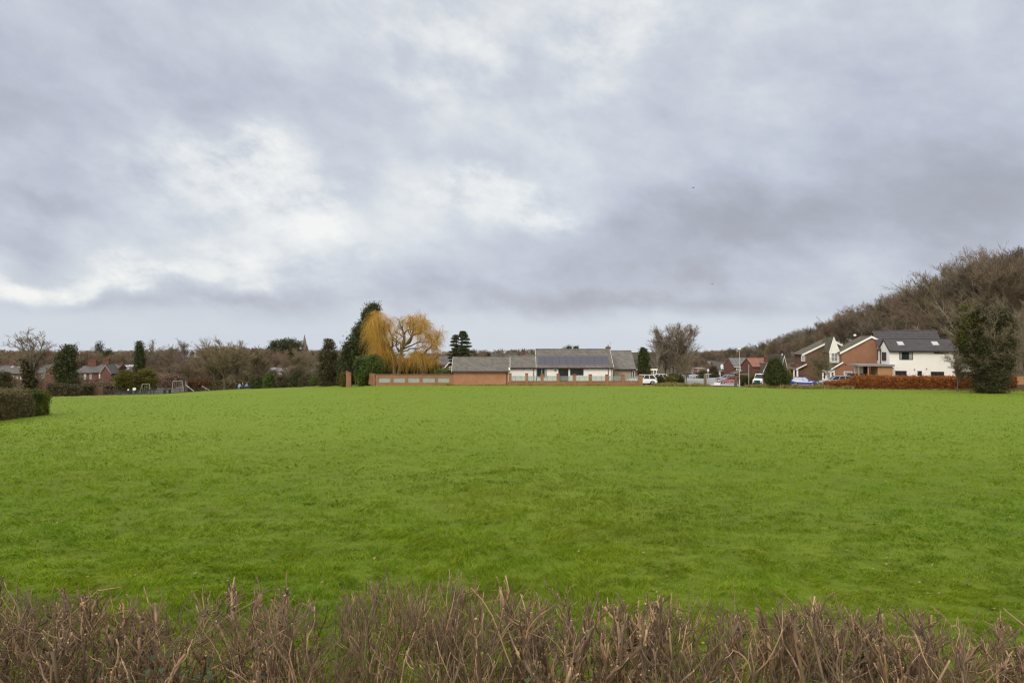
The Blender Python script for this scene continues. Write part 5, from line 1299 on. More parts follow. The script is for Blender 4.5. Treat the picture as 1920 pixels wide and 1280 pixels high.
gable_x(TD, X(1341), X(1360), 4, 12, 0, Z(688), Z(678, D + 7), m_brick_br, m_tile_gr, .25, .1, gutter=False, roof_name='rear_roof', wall_name='rear_wall')
m = MB()
for a in (1347.5, 1362, 1366, 1373, 1375.5): m.box(X(a) - .28, X(a) + .28, -.9, -.6, 0, Z(697))
m.build('white_post', m_trim, TD)
for a in (1356, 1361): MB().prism([(X(a) - .5, Z(692)), (X(a) + .5, Z(692)), (X(a), Z(683))], 'y', -.5, 2).build('dormer', m_trim, TD)
D = 176.0; hx = XP(1315, D); hz = G(1315, D) - .3
SB = root('brick_building', (hx, D, hz), 'small flat orange brick building at the far end of the road', 'building')
MB().box(XP(1307.5, D) - hx, XP(1324, D) - hx, 0, 5, 0, ZP(691.5, D) - hz).build('wall', m_brick, SB)
MB().box(XP(1307, D) - hx, XP(1324.5, D) - hx, -.15, 5.1, ZP(691.5, D) - hz + .002, ZP(690.5, D) - hz).build('roof', m_lead, SB)
window(SB, XP(1308.3, D) - hx, XP(1309.3, D) - hx, ZP(696, D) - hz, ZP(692, D) - hz, 0, m_trim, m_pane_l, 0, fw=.03)
CP = root('carport', (XP(1383, 140), 140, G(1383, 140) - .1), 'small white-edged pitched porch roof left of the lamp post', 'porch')
z0 = CP.location.z; w = .109
MB().prism([(-1.2, ZP(700, 140) - z0), (1.5, ZP(700, 140) - z0), (.6, ZP(694.5, 140) - z0)], 'y', -1, 2).build('roof', m_tile_dk, CP)
MB().bar((-1.3, -1.05, ZP(700.2, 140) - z0), (.6, -1.05, ZP(694.2, 140) - z0), .09, .06).bar((-.6, -1.06, ZP(701, 140) - z0), (1.7, -1.06, ZP(701, 140) - z0), .09, .06).build('fascia', m_pale, CP)
MB().box(-.1, 1.4, -.8, 1.9, 0, ZP(700, 140) - z0).build('wall', m_brick_br, CP)

# ---- terraces in the valley at the left
def terrace(x0, x1, D, yr, ye, label, wall, roof, wins=(), wing=None, chim=(), skyl=(), pane=None):
    hx = XP((x0 + x1) / 2, D); hz = G((x0 + x1) / 2, D) - .3
    r = root('terraced_house', (hx, D, hz), label, 'house')
    X = lambda px, d=D: XP(px, d) - hx
    Z = lambda py, d=D: ZP(py, d) - hz
    ze, zr = Z(ye), Z(yr, D + 4)
    gable_x(r, X(x0), X(x1), 0, 8, 0, ze, zr, wall, roof, .25, .12, gutter=True)
    for a, b, t, u in wins: window(r, X(a), X(b), Z(u), Z(t), 0, m_trim, pane or m_glass, 1, 2, fw=.14)
    for a, t, wdt in chim: chimney(r, X(a), 4, zr - .6, Z(t, D + 4), wdt, .7, m_brick_red, 3)
    s = (zr - ze) / 4
    for a, f in skyl:
        y0 = 4 * f; u = X(a)
        q = MB().slab([(u - .4, y0, ze + s * y0 + .16), (u + .4, y0, ze + s * y0 + .16), (u + .4, y0 + .9, ze + s * (y0 + .9) + .16), (u - .4, y0 + .9, ze + s * (y0 + .9) + .16)], .06).build('roof_window', m_lead, r)
        MB().slab([(u - .33, y0 + .06, ze + s * (y0 + .06) + .23), (u + .33, y0 + .06, ze + s * (y0 + .06) + .23), (u + .33, y0 + .84, ze + s * (y0 + .84) + .23), (u - .33, y0 + .84, ze + s * (y0 + .84) + .23)], .01).build('pane', m_sky_glass, q)
    if wing:
        a, b, t, u = wing
        gable_y(r, X(a, D - 4), X(b, D - 4), -4, -.01, 0, Z(u, D - 4), Z(t, D - 4), wall, roof, .2, .15, trim=m_lead, wall_name='wing_wall', roof_name='wing_roof')
    return r
terrace(-14, 46, 196, 686, 700, 'grey slate terrace of tan brick at the far left edge', m_brick_br, m_slate, ((23, 26, 704, 716), (31, 34, 706, 711), (38, 42, 706, 711)), None, ((4, 680, 1.2),), ((21, .7), (36, .75), (8, .7)))
terrace(48, 92, 200, 684, 699, 'brown brick terrace house half hidden by the tall ivy-clad tree', m_brick_br, m_slate, ((78, 83, 701, 710),), None, ((60, 678, 1.2),), ())
terrace(84, 118, 192, 680, 697, 'red brick house end left of the dark leaning conifer', m_brick_red, m_slate, ((97, 103, 716, 720),), (84, 112, 683, 700), (), ((94, .7),))
terrace(140, 176, 186, 687, 699, 'stone-fronted terrace house with bright window frames right of the leaning conifer', m_brick_br, m_slate, ((157.5, 161.5, 701, 711), (168.5, 174.5, 700, 710)), None, ((157, 675, 2.2),), ())
terrace(173, 214, 184, 684, 698, 'dark red brick house with a slate rear wing and two tall chimneys', m_brick_red, m_slate, ((185.5, 188, 700, 709), (207, 209.5, 700, 708)), (188, 208, 685, 699), ((183, 672, 1.6), (211.5, 681, 1.3)), ())
terrace(210, 252, 188, 684, 700, 'dark house with flat dormers and bright roof windows behind the yellow bush', m_brick_br, m_slate, ((219.5, 222, 687, 692),), None, (), ((226, .62), (231, .70), (236, .70), (232, .35)))
# pale low buildings beyond the shrubs
def low_block(x0, x1, D, yr, ye, yb, label, roofmat):
    hx = XP((x0 + x1) / 2, D); hz = ZP(yb, D); r = root('low_building', (hx, D, hz), label, 'building')
    X = lambda px: XP(px, D) - hx
    gable_x(r, X(x0), X(x1), 0, 9, -3, ZP(ye, D) - hz, ZP(yr, D + 4.5) - hz, m_pale, roofmat, .2, .1, gutter=False)
    n = max(2, int((x1 - x0) / 6))
    for i in range(n):
        if i % 3 == 0: continue
        u = X(x0 + (x1 - x0) * (i + .5) / n); window(r, u - .45, u + .45, (ZP(ye, D) - hz) - 1.3, (ZP(ye, D) - hz) - .2, 0, m_trim, m_glass, 0, fw=.1)
low_block(500, 541, 235, 690, 696, 702, 'long pale-roofed white building beyond the left shrub row', m_lead)
low_block(560, 598, 250, 681, 687, 694, 'pale stone-roofed building left of the shaggy conifer', m_tile)
low_block(578, 612, 215, 692, 698, 701, 'dark-windowed low building just above the shrub row', m_tile)
# church spire
D = 480; cx = XP(571, D); cz = G(571, D) - .3
CH = root('church_spire', (cx, D, cz), 'slender pointed church spire on the skyline beside the domed pine', 'church')
m_stone = plain('church stone', (.21, .17, .14), (.15, .12, .10), .5, .9)
zb = ZP(652, D) - cz; zt = ZP(626.5, D) - cz
MB().box(-1.9, 1.9, -1.9, 1.9, 0, zb).build('tower', m_stone, CH)
sp_ = MB().cyl((0, 0, zb), (0, 0, zt), 2.0, .06, 8).build('spire', m_stone, CH)
m = MB()
for i in range(4):
    a = i * math.pi / 2 + math.pi / 4; m.cyl((1.75 * math.cos(a) * 1.2, 1.75 * math.sin(a) * 1.2, zb), (1.75 * math.cos(a) * 1.2, 1.75 * math.sin(a) * 1.2, zb + 2.6), .35, .03, 6)
m.build('pinnacle', m_stone, CH)
# ------------------------------------------------------------------ vehicles
m_tyre = plain('tyre rubber', (.022, .022, .024), (.015, .015, .016), 8, .85)
m_rim = plain('wheel rim', (.35, .36, .38), (.25, .26, .28), 6, .35, metal=.6)
m_cglass = glassy('car glass', (.02, .025, .03), .12); m_cglass.node_tree.nodes['Principled BSDF'].inputs['Specular IOR Level'].default_value = .25
m_lamp = glassy('lamp lens', (.75, .76, .78), .1); m_tail = glassy('tail lens', (.35, .02, .02), .15)
m_black = plain('black plastic', (.03, .03, .032), (.02, .02, .022), 5, .6)
m_plate = plain('number plate', (.7, .66, .25), (.65, .6, .2), 5, .5)
def car(label, x, D, rz, col, L=4.5, W=1.82, H=1.60, hatch=.35, bonnet=1.25, clear=.0):
    z = G(x, D) + clear
    r = root('parked_car', (XP(x, D), D, z), label, 'car', 'cars parked near the houses', rz=math.radians(rz))
    h = L / 2; b = .60 * H; fr = h - .75; rr = -h + .80      # belt height, axle places; +x is the front
    prof = [(-h + .06, .32), (-h, .50), (-h + .02, .78), (-h + .10, b), (h - bonnet, b + .02), (h - bonnet * .5, b - .06), (h - .16, b - .20), (h - .02, b - .38), (h, .48), (h - .05, .26)]
    def arch(cx):
        return [(cx + .40 * math.cos(a), .26 + .42 * max(0, math.sin(a))) for a in np.linspace(0, math.pi, 9)]
    low = prof + arch(fr) + arch(rr)
    m = MB(); n = len(low); w0, w1 = W / 2, W / 2 - .07
    wid = lambda p: (w0 - .02 if p[1] < .45 else (w0 if p[1] < .8 * b else w1)) * (.9 if abs(p[0]) > h - .08 else 1)
    m.add([(p[0], -wid(p), p[1]) for p in low] + [(p[0], wid(p), p[1]) for p in low],
          [tuple(range(n)), tuple(range(2 * n - 1, n - 1, -1))] + [(i, (i + 1) % n, (i + 1) % n + n, i + n) for i in range(n)])
    m.build('body', col, r)
    xb0, xb1 = -h + .14, h - bonnet - .05; xt0, xt1 = xb0 + hatch, xb1 - .75; zt = H - .05; wb, wt = w1 - .02, w1 - .22
    P = [(xb0, -wb, b), (xb1, -wb, b + .01), (xb1, wb, b + .01), (xb0, wb, b), (xt0, -wt, zt), (xt1, -wt, zt), (xt1, wt, zt), (xt0, wt, zt)]
    MB().add(P, [(3, 2, 1, 0), (4, 5, 6, 7), (0, 1, 5, 4), (1, 2, 6, 5), (2, 3, 7, 6), (3, 0, 4, 7)]).build('windows', m_cglass, r)
    m = MB().box(xt0 - .06, xt1 + .08, -wt - .03, wt + .03, zt - .01, H)
    V = [Vector(p) for p in P]
    for a, c in ((0, 4), (1, 5), (2, 6), (3, 7)): m.bar(V[a], V[c], .09, .07)
    for s in (0, 1):
        a0, a1 = (0, 1) if s == 0 else (3, 2)
        for f in (.34, .66): m.bar(V[a0].lerp(V[a1], f), V[a0 + 4].lerp(V[a1 + 4], f), .07, .05)
    m.build('roof', col, r, bevel=.012)
    for cx in (fr, rr):
        for s in (-1, 1):
            y = s * (w0 - .10)
            w = MB().cyl((cx, y - .10, .33), (cx, y + .10, .33), .33, n=16).build('wheel', m_tyre, r)
            MB().cyl((cx, y + s * .095, .33), (cx, y + s * .112, .33), .21, n=12).build('rim', m_rim, w)
    for s in (-1, 1):
        MB().box(h - .22, h - .015, s * (w0 - .40) - .17, s * (w0 - .40) + .17, b - .34, b - .20).build('headlight', m_lamp, r)
        MB().box(-h - .015, -h + .14, s * (w0 - .26) - .15, s * (w0 - .26) + .15, b - .32, b - .12).build('tail_light', m_tail, r)
        MB().box(xb1 - .25, xb1 - .08, s * w0 - .08 + s * .06, s * w0 + .08 + s * .06, b - .02, b + .13).build('wing_mirror', col, r, bevel=.02)
    MB().box(-h - .02, -h + .05, -w0 + .12, w0 - .12, .26, .46).box(h - .06, h + .02, -w0 + .14, w0 - .14, .24, .44).build('bumper', m_black, r)
    MB().box(-h - .028, -h - .02, -.26, .26, .50, .61).build('number_plate', m_plate, r)
    return r
p_white, p_blue = paint('white car paint', (.78, .78, .80)), paint('blue car paint', (.035, .085, .34))
p_silver, p_dark, p_red = paint('silver car paint', (.42, .43, .45), .3), paint('dark grey car paint', (.05, .055, .06)), paint('red car paint', (.34, .03, .025))
p_sblue = paint('pale blue car paint', (.28, .34, .46), .3)
car('white estate car parked at the right end of the front wall', 1203.5, 112.5, 180, p_white, 4.75, 1.85, 1.62, .5, 1.3)
car('second white car half hidden behind the white estate', 1231, 124, 178, p_white, 4.3, 1.8, 1.45, .4, 1.2)
car('bright blue hatchback parked before the brown brick house', 1508, 113, -28, p_blue, 4.1, 1.75, 1.48, .45, 1.05)
car('silver estate car nosing out from behind the rust hedge', 1568, 110.5, 172, p_silver, 4.9, 1.85, 1.68, .45, 1.35)
car('dark grey car behind the silver estate', 1596, 114, 170, p_dark, 4.5, 1.82, 1.62)
car('red car parked behind the metal gate', 1368, 124, 170, p_red, 4.0, 1.7, 1.42)
car('pale blue saloon parked beyond the red car', 1361, 140, 160, p_sblue, 4.3, 1.75, 1.45)
car('dark car far down the road by the small brick building', 1308, 170, 20, p_dark, 4.2, 1.75, 1.5)
car('far silver car at the left of the road', 1295, 165, 15, p_silver, 4.2, 1.75, 1.45)
# white van beside the yew
z = G(1427, 119); VN = root('parked_van', (XP(1428, 119), 119, z), 'small white van standing left of the cone-shaped yew', 'van', rz=math.radians(-128))
MB().prism([(-2.2, .3), (-2.2, 1.9), (.7, 1.95), (1.25, 1.2), (2.1, .98), (2.2, .3)], 'y', -.85, .85).build('body', p_white, VN, bevel=.05)
MB().add([(.78, -.74, 1.88), (.78, .74, 1.88), (1.27, .78, 1.25), (1.27, -.78, 1.25), (.72, -.74, 1.86), (.72, .74, 1.86), (1.2, .78, 1.22), (1.2, -.78, 1.22)], [(0, 1, 2, 3), (7, 6, 5, 4), (0, 4, 5, 1), (1, 5, 6, 2), (2, 6, 7, 3), (3, 7, 4, 0)]).build('windscreen', m_cglass, VN)
for s in (-1, 1):
    MB().prism([(.0, 1.25), (.0, 1.8), (.55, 1.82), (1.05, 1.25)], 'y', s * .87 - .01, s * .87 + .01).build('side_window', m_cglass, VN)
    MB().box(2.1, 2.23, s * .6 - .16, s * .6 + .16, .72, .92).build('headlight', m_lamp, VN)
    for cx in (-1.35, 1.4):
        w = MB().cyl((cx, s * .78 - .11, .33), (cx, s * .78 + .11, .33), .33, n=14).build('wheel', m_tyre, VN)
        MB().cyl((cx, s * .895, .33), (cx, s * .91, .33), .2, n=10).build('rim', m_rim, VN)
MB().box(2.12, 2.24, -.75, .75, .3, .55).build('bumper', m_black, VN)

# ------------------------------------------------------------------ road, gate, street furniture
m_road = plain('asphalt road', (.30, .30, .315), (.22, .22, .23), .6, .9, .2)
m_conc = plain('concrete apron', (.40, .385, .36), (.30, .29, .27), .5, .9, .2)
def strip(name, rows, mat, dz, label):
    V, Q = [], []; nx = 9
    for D, xa, xb in rows:
        for i in range(nx):
            x = xa + (xb - xa) * i / (nx - 1); V.append((XP(x, D), D, G(x, D) + dz))
    for j in range(len(rows) - 1):
        for i in range(nx - 1): k = j * nx + i; Q.append((k, k + 1, k + nx + 1, k + nx))
    tag(link(name, npmesh(name, V, [Q], mat)), label, kind='structure')
def dens(rows, n=14):
    rows = np.array(rows, float); d = np.linspace(rows[0, 0], rows[-1, 0], n)
    return [(a, np.interp(a, rows[:, 0], rows[:, 1]), np.interp(a, rows[:, 0], rows[:, 2])) for a in d]
strip('road', dens([(119, 1275, 1404), (132, 1278, 1398), (150, 1283, 1380), (185, 1290, 1352), (240, 1300, 1338)], 20), m_road, .06, 'grey road running away between the houses')
strip('driveway', dens([(112.6, 1322, 1404), (119, 1305, 1404)], 6), m_conc, .07, 'pale concrete apron in front of the metal gate')
strip('path', dens([(109.2, 1204, 1236), (110.0, 1204, 1236)], 3), m_conc, .07, 'pale paved strip at the end of the front wall')
strip('forecourt', dens([(110.6, 1486, 1604), (120, 1486, 1600)], 5), m_conc, .06, 'paved drive under the blue and silver cars')
m_pole = plain('grey painted steel', (.50, .50, .48), (.40, .40, .39), 3, .5)
m_galv = plain('galvanised steel', (.46, .47, .48), (.36, .37, .38), 3, .45, metal=.3)
m_post = plain('weathered timber', (.20, .165, .13), (.13, .10, .08), 5, .9)
m_sign_w = plain('white sign face', (.80, .80, .80), (.72, .72, .72), 3, .5)
x, D = 1386.5, 110.5; z = G(x, D)
LP = root('street_lamp', (XP(x, D), D, z), 'tall grey street lamp with a white lantern beside the metal gate', 'street lamp')
Ht = ZP(656, D) - z
MB().cyl((0, 0, -.1), (0, 0, 1.2), .11, .10).cyl((0, 0, 1.2), (0, 0, Ht), .05, .035).build('pole', m_pole, LP)
MB().cyl((0, 0, Ht), (0, 0, Ht + .12), .06, .16, 10).cyl((0, 0, Ht + .12), (0, 0, Ht + .30), .24, .20, 10).build('lantern', m_sign_w, LP)
x, D = 1404, 112; z = G(x, D)
SP = root('sign_post', (XP(x, D), D, z), 'thin plain pole between the lamp post and the wheelie bin', 'pole')
MB().cyl((0, 0, -.1), (0, 0, ZP(684, D) - z), .045, .04).build('pole', m_pole, SP); MB().ball((0, 0, ZP(684, D) - z), .07).build('cap', m_pole, SP)
x, D = 1327.5, 126; z = G(x, D)
SG = root('road_sign', (XP(x, D), D, z), 'white road sign seen edge-on on a grey pole near the gate', 'sign')
MB().cyl((0, 0, -.1), (0, 0, ZP(691, D) - z), .05).build('pole', m_pole, SG)
MB().cyl((-.02, -.08, ZP(694, D) - z), (.02, -.05, ZP(694, D) - z), .24, n=16).build('sign_face', m_sign_w, SG)
x, D = 1298, 150; z = G(x, D)
S2 = root('road_sign', (XP(x, D), D, z), 'small grey sign far off at the left of the road', 'sign')
MB().cyl((0, 0, -.1), (0, 0, 2.3), .045).build('pole', m_pole, S2); MB().box(-.25, .25, -.06, -.03, 1.8, 2.35).build('sign_face', m_lead, S2)
D = 111.8; z = G(1350, D); gx = XP(1322, D)
GT = root('field_gate', (gx, D, z), 'grey tubular steel gate across the apron with a white board hung on it', 'gate')
lx = lambda px: XP(px, D) - gx
m = MB()
for k in range(5): m.cyl((lx(1326), 0, .12 + .24 * k), (lx(1376.5), 0, .12 + .24 * k), .026, n=6)
for px in (1326, 1334, 1351, 1368, 1376.5): m.cyl((lx(px), 0, .1), (lx(px), 0, 1.1), .03, n=6)
m.build('bars', m_galv, GT)
MB().box(lx(1338.5), lx(1350.5), -.07, -.04, .18, .60).build('notice_board', m_sign_w, GT)
MB().box(lx(1379.5) - .17, lx(1379.5) + .17, -.17, .17, -.1, 1.75).build('gate_post', m_brick_br, GT)
m = MB().box(lx(1321) - .12, lx(1321) + .12, -.12, .12, -.1, 2.0).box(lx(1323.5) - .07, lx(1323.5) + .07, -.1, .1, -.1, 1.9); m.build('hanging_post', m_post, GT)
BR = root('barrier', (XP(1325, 113), 113, G(1325, 113)), 'metal side barrier of two rails beside the gate post', 'barrier')
MB().cyl((0, 0, -.1), (0, 0, 2.0), .05).cyl((.35, 0, -.1), (.35, 0, 2.0), .05).build('post', m_galv, BR); MB().cyl((-.3, 0, 1.95), (.75, 0, 1.95), .05).cyl((0, 0, 1.1), (.35, 0, 1.1), .04).build('rail', m_galv, BR)
x, D = 1419.5, 110.3; z = G(x, D)
m_bin = plain('green bin plastic', (.035, .12, .085), (.025, .09, .065), 4, .45); m_lid = plain('blue bin lid', (.03, .05, .13), (.025, .04, .10), 4, .4)
WB = root('wheelie_bin', (XP(x, D), D, z), 'green wheelie bin with a dark blue lid on the grass edge', 'bin', rz=.3)
MB().add([(-.24, -.28, .06), (.24, -.28, .06), (.24, .28, .06), (-.24, .28, .06), (-.30, -.36, 1.0), (.30, -.36, 1.0), (.30, .36, 1.0), (-.30, .36, 1.0)], [(3, 2, 1, 0), (4, 5, 6, 7), (0, 1, 5, 4), (1, 2, 6, 5), (2, 3, 7, 6), (3, 0, 4, 7)]).build('body', m_bin, WB, bevel=.02)
MB().prism([(-.40, 1.003), (.42, 1.003), (.42, 1.06), (.1, 1.12), (-.40, 1.06)], 'x', -.32, .32).build('lid', m_lid, WB, bevel=.01)
for s in (-1, 1): MB().cyl((s * .27, .3, .1), (s * .32, .3, .1), .1, n=12).build('wheel', m_tyre, WB)
for i, x in enumerate((1320, 1439, 1397)):
    D = 110.6; tag(MB((XP(x, D), D, G(x, D))).cyl((XP(x, D), D, G(x, D) - .1), (XP(x, D), D, G(x, D) + [1.0, .9, .7][i]), .06, .055).build('bollard', m_post), ['short timber bollard left of the gate', 'short thin post in front of the yew', 'stubby post right of the lamp base'][i], 'bollard')

# ------------------------------------------------------------------ fences at the left
def fence(name, label, xa, Da, xb, Db, ytop, mats, slat, gap, post=2.4, rails=2, parts=('boards', 'post', 'rail'), h=None):
    A = Vector((XP(xa, Da), Da, G(xa, Da))); B = Vector((XP(xb, Db), Db, G(xb, Db))); L = (B - A).xy.length
    r = root(name, A, label, 'fence', rz=math.atan2(B.y - A.y, B.x - A.x)); dzz = B.z - A.z
    gz = lambda u: G((A.x + (B.x - A.x) * u / L) / (A.y + (B.y - A.y) * u / L) * F + 960, A.y + (B.y - A.y) * u / L) - A.z
    H = h or ZP(ytop, (Da + Db) / 2) - (A.z + B.z) / 2
    m = MB(); u = 0
    while u < L:
        m.box(u, min(u + slat, L), -.012, .012, gz(u) + .04, gz(u) + H); u += slat + gap
    m.build(parts[0], mats[0], r)
    n = max(2, int(L / post))
    for i in range(n + 1):
        u = L * i / n; MB().box(u - .05, u + .05, .015, .11, gz(u) - .1, gz(u) + H + .05).build(parts[1], mats[1], r)
    m = MB()
    for k in range(rails):
        f = (.15 + .7 * k / max(1, rails - 1)) if rails > 1 else .9
        for i in range(n):
            u0, u1 = L * i / n, L * (i + 1) / n
            m.bar((u0, .03, gz(u0) + H * f), (u1, .03, gz(u1) + H * f), .05, .03)
    m.build(parts[2], mats[1], r); return r
m_pal = plain('grey palisade steel', (.40, .42, .45), (.31, .33, .36), 2, .5)
m_rail = plain('dark green railing', (.06, .075, .065), (.04, .05, .045), 3, .5)
m_brf = plain('old brown fence', (.17, .095, .06), (.085, .05, .035), 3, .9)
fence('panel_fence', 'brown close-boarded fence left of the grey palisade fence', 156, 139.5, 192, 140.5, 725, (m_brf, m_post), .14, .015, 2.0)
fence('palisade_fence', 'grey steel palisade fence behind the swings', 193, 156, 345, 168, 727, (m_pal, m_pal), .075, .035, 2.75)
fence('railings', 'low dark bow-topped railings in front of the play area', 196, 140.5, 440, 156, 0, (m_rail, m_rail), .016, .13, 2.7, parts=('bars', 'post', 'rail'), h=1.05)
fence('panel_fence', 'brown timber fence at the right edge behind the ivy-clad tree', 1884, 104, 1990, 103, 706, (m_timber, m_post), .14, .012, 2.0)
# ------------------------------------------------------------------ play area
m_swing = plain('pale steel tube', (.42, .41, .38), (.33, .32, .30), 3, .45)
m_seat = plain('black rubber seat', (.03, .03, .03), (.02, .02, .02), 3, .8)
def swing(label, x, D, w, h, rz, n):
    r = root('swing_frame', (XP(x, D), D, G(x, D)), label, 'swing', rz=rz)
    m = MB().cyl((-w / 2, 0, h), (w / 2, 0, h), .042, n=8)
    for s in (-1, 1):
        for t in (-1, 1): m.cyl((s * w / 2, 0, h), (s * (w / 2 + .25), t * .95, -.05), .038, n=8)
    m.build('frame', m_swing, r)
    for i in range(n):
        u = -w / 2 + w * (i + .5) / n
        MB().box(u - .24, u + .24, -.1, .1, .5, .56).build('seat', m_seat, r)
        MB().cyl((u - .22, 0, .56), (u - .2, 0, h), .02, n=5).cyl((u + .22, 0, .56), (u + .2, 0, h), .02, n=5).build('chain', m_galv, r)
swing('pale goal-like swing frame in the middle of the play area', 273.5, 153, 1.55, 2.3, .1, 1)
swing('pale wide swing frame beside the slide', 333, 156, 1.9, 2.7, .5, 2)
x, D = 349, 157; SLD = root('slide', (XP(x, D), D, G(x, D)), 'play slide with a dark ladder tower right of the swing frame', 'slide')
MB().slab([(-.2, -.25, 1.75), (1.9, -.25, .15), (1.9, .25, .15), (-.2, .25, 1.75)], .05).build('chute', m_galv, SLD)
m = MB()
for a in (-.55, -.15):
    for b_ in (-.3, .3): m.cyl((a, b_, -.05), (a, b_, 2.6), .05, n=6)
for k in range(6): m.cyl((-.55, -.3, .3 + .28 * k), (-.55, .3, .3 + .28 * k), .03, n=5)
m.build('ladder', m_rail, SLD); MB().box(-.6, -.1, -.35, .35, 1.72, 1.78).build('platform', m_rail, SLD); MB().box(-.12, -.08, -.3, .3, 1.9, 2.4).build('hood', m_pal, SLD)
x, D = 385.5, 156; SS = root('seesaw', (XP(x, D), D, G(x, D)), 'white seesaw plank tilted down to the right', 'seesaw')
MB().bar((-.85, 0, 1.15), (.95, 0, .12), .09, .3).build('plank', m_swing, SS); MB().cyl((0, -.0, -.05), (0, .0, .65), .06).build('stand', m_swing, SS)
for s, p in ((-1, (-.7, 0, 1.1)), (1, (.75, 0, .27))): MB().cyl((p[0], -.2, p[2] + .22), (p[0], .2, p[2] + .22), .03, n=6).build('handle', m_tail if s < 0 else m_swing, SS)
for x, D, lb in ((309, 149, 'dark squat litter bin by the railings right of the goal-like swing'), (246.5, 147, 'dark litter bin beside the white notice'), (318.5, 150, 'narrow dark bin post near the wide swing')):
    r = root('litter_bin', (XP(x, D), D, G(x, D)), lb, 'bin'); MB().cyl((0, 0, 0), (0, 0, .85), .27, .30, 10).build('body', m_black, r); MB().cyl((0, 0, .85), (0, 0, .98), .33, .22, 10).build('lid', m_rail, r)
r = root('notice', (XP(252, 146), 146, G(252, 146)), 'pale notice board on two legs by the railings', 'sign'); MB().box(-.35, .35, -.03, .0, .9, 1.5).build('board', m_sign_w, r); MB().cyl((-.3, .03, -.1), (-.3, .03, 1.5), .04).cyl((.3, .03, -.1), (.3, .03, 1.5), .04).build('leg', m_pole, r)
r = root('notice', (XP(240.5, 147), 147, G(240.5, 147)), 'small round white sign on the railings', 'sign'); MB().cyl((0, -.03, 1.05), (0, 0, 1.05), .2, n=14).build('face', m_sign_w, r); MB().cyl((0, .03, -.1), (0, .03, 1.2), .03).build('pole', m_rail, r)
for x, D, h, lb in ((404.5, 154, .8, 'short dark post at the right end of the railings'), (221, 144, 1.6, 'dark tall post at the left part of the railings'), (288, 148, 1.7, 'dark tall post in the middle of the railings')):
    tag(MB((XP(x, D), D, G(x, D))).cyl((XP(x, D), D, G(x, D) - .1), (XP(x, D), D, G(x, D) + h), .07, .06).build('post', m_rail), lb, 'post')
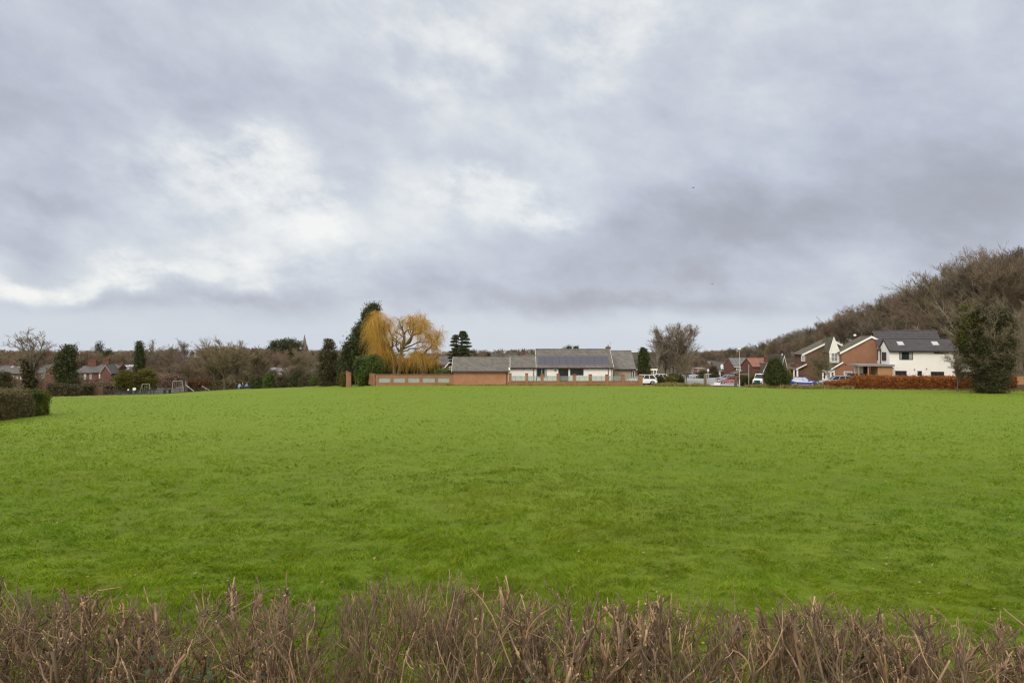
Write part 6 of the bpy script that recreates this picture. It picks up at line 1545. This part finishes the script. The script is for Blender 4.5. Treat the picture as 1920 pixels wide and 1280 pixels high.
# bench with three people sitting, at the end of the play area
D = 153; x = 456; z = G(x, D)
BN = root('park_bench', (XP(x, D), D, z), 'dark bench with people sitting at the end of the play area', 'bench')
MB().box(-1.3, 1.3, -.22, .22, .42, .46).build('seat', m_post, BN); MB().box(-1.3, 1.3, .22, .26, .52, .9).build('backrest', m_post, BN)
for s in (-1.1, 0, 1.1): MB().box(s - .04, s + .04, -.2, .26, -.05, .418).build('leg', m_rail, BN)
def person(label, px, cloth, trous, hair, lean=0.0, h=1.0):
    me = bpy.data.meshes.new('person')
    J = {'pel': (0, .02, .56), 'sp': (lean * .3, .04, .78), 'ch': (lean * .7, .05, .98), 'nk': (lean, .02, 1.14), 'hd': (lean, -.03, 1.27), 'hd2': (lean, -.02, 1.36)}
    E = [('pel', 'sp'), ('sp', 'ch'), ('ch', 'nk'), ('nk', 'hd'), ('hd', 'hd2')]; Rr = {'pel': .15, 'sp': .14, 'ch': .15, 'nk': .06, 'hd': .095, 'hd2': .085}
    for s, q in ((-1, 'l'), (1, 'r')):
        J.update({q + 'hip': (s * .1, -.02, .55), q + 'kn': (s * .13, -.43, .52), q + 'an': (s * .13, -.42, .10), q + 'to': (s * .14, -.56, .05), q + 'sh': (s * .19 + lean, .04, 1.05), q + 'el': (s * .26 + lean, -.08, .80), q + 'wr': (s * .15, -.30, .66), q + 'fi': (s * .12, -.38, .62)})
        Rr.update({q + 'hip': .10, q + 'kn': .07, q + 'an': .05, q + 'to': .04, q + 'sh': .07, q + 'el': .05, q + 'wr': .035, q + 'fi': .028})
        E += [('pel', q + 'hip'), (q + 'hip', q + 'kn'), (q + 'kn', q + 'an'), (q + 'an', q + 'to'), ('ch', q + 'sh'), (q + 'sh', q + 'el'), (q + 'el', q + 'wr'), (q + 'wr', q + 'fi')]
    K = list(J); me.from_pydata([J[k] for k in K], [(K.index(a), K.index(b)) for a, b in E], [])
    ob = bpy.data.objects.new('tmp', me); COL.objects.link(ob)
    ob.modifiers.new('s', 'SKIN'); sv = me.skin_vertices[0].data
    for i, k in enumerate(K): sv[i].radius = (Rr[k], Rr[k]); sv[i].use_root = (k == 'pel')
    ob.modifiers.new('d', 'SUBSURF').levels = 2
    bpy.context.view_layer.update(); dg = bpy.context.evaluated_depsgraph_get()
    fin = bpy.data.meshes.new_from_object(ob.evaluated_get(dg)); bpy.data.objects.remove(ob)
    fin.materials.clear()
    for m_ in (cloth, trous, m_skin, m_tyre): fin.materials.append(m_)
    for p in fin.polygons:
        c = p.center; p.use_smooth = True
        p.material_index = 2 if (c.z > 1.13 or (c.z > .55 and c.z < .72 and c.y < -.3 and abs(c.x) < .22 and c.z > .58)) else (3 if c.z < .09 else (1 if (c.z < .62 or c.y < -.34) else 0))
    o = link('person', fin); o.location = (XP(px, D), D - .02, z - .03); o.scale = (h, h, h)
    tag(o, label, 'person')
    MB().ball((lean, -.005, 1.34), .105, 1, 1.05, .85).build('hair', hair, o, smooth=True)
m_skin = plain('skin', (.50, .33, .25), (.45, .29, .22), 4, .6)
c_lb, c_nv, c_bl = plain('light blue jacket', (.30, .46, .60), (.24, .38, .52), 4, .8), plain('navy clothes', (.03, .045, .08), (.02, .03, .06), 4, .85), plain('blue coat', (.14, .30, .50), (.11, .25, .42), 4, .8)
person('person in a light blue jacket at the left end of the bench', 449, c_lb, c_lb, plain('brown hair', (.09, .055, .03), None, 5), .03, .98)
person('person in dark navy with fair hair in the middle of the bench', 455.5, c_nv, c_nv, plain('fair hair', (.50, .38, .20), None, 5), -.04, 1.0)
person('person in a long blue coat at the right end of the bench', 462.5, c_bl, c_nv, plain('dark hair', (.06, .045, .035), None, 5), .0, 1.04)
# two birds in the sky
def bird(label, px, py, D, rz):
    r = root('bird', (XP(px, D), D, ZP(py, D)), label, 'bird', rz=rz)
    MB().ball((0, 0, 0), .09, 2.4, .8, .8).ball((.24, 0, .03), .055).prism([(-.2, -.02), (-.42, -.09), (-.42, .09), (-.2, .02)], 'z', -.01, .01).build('body', m_black, r, smooth=True)
    for s in (-1, 1):
        MB().add([(.10, s * .05, .03), (-.10, s * .05, .03), (-.02, s * .28, .14), (.12, s * .26, .14), (-.16, s * .56, .06), (.10, s * .05, .045), (-.10, s * .05, .045), (-.02, s * .28, .155), (.12, s * .26, .155), (-.16, s * .56, .065)],
                 [(0, 1, 2, 3), (3, 2, 4), (5, 8, 7, 6), (8, 9, 7), (0, 3, 8, 5), (3, 4, 9, 8), (4, 2, 7, 9), (2, 1, 6, 7), (1, 0, 5, 6)]).build('wing', m_black, r)
bird('tiny dark bird high in the grey cloud right of centre', 1300, 352, 170, .4)
bird('tiny dark bird lower down over the road', 1335.5, 532, 220, 2.2)
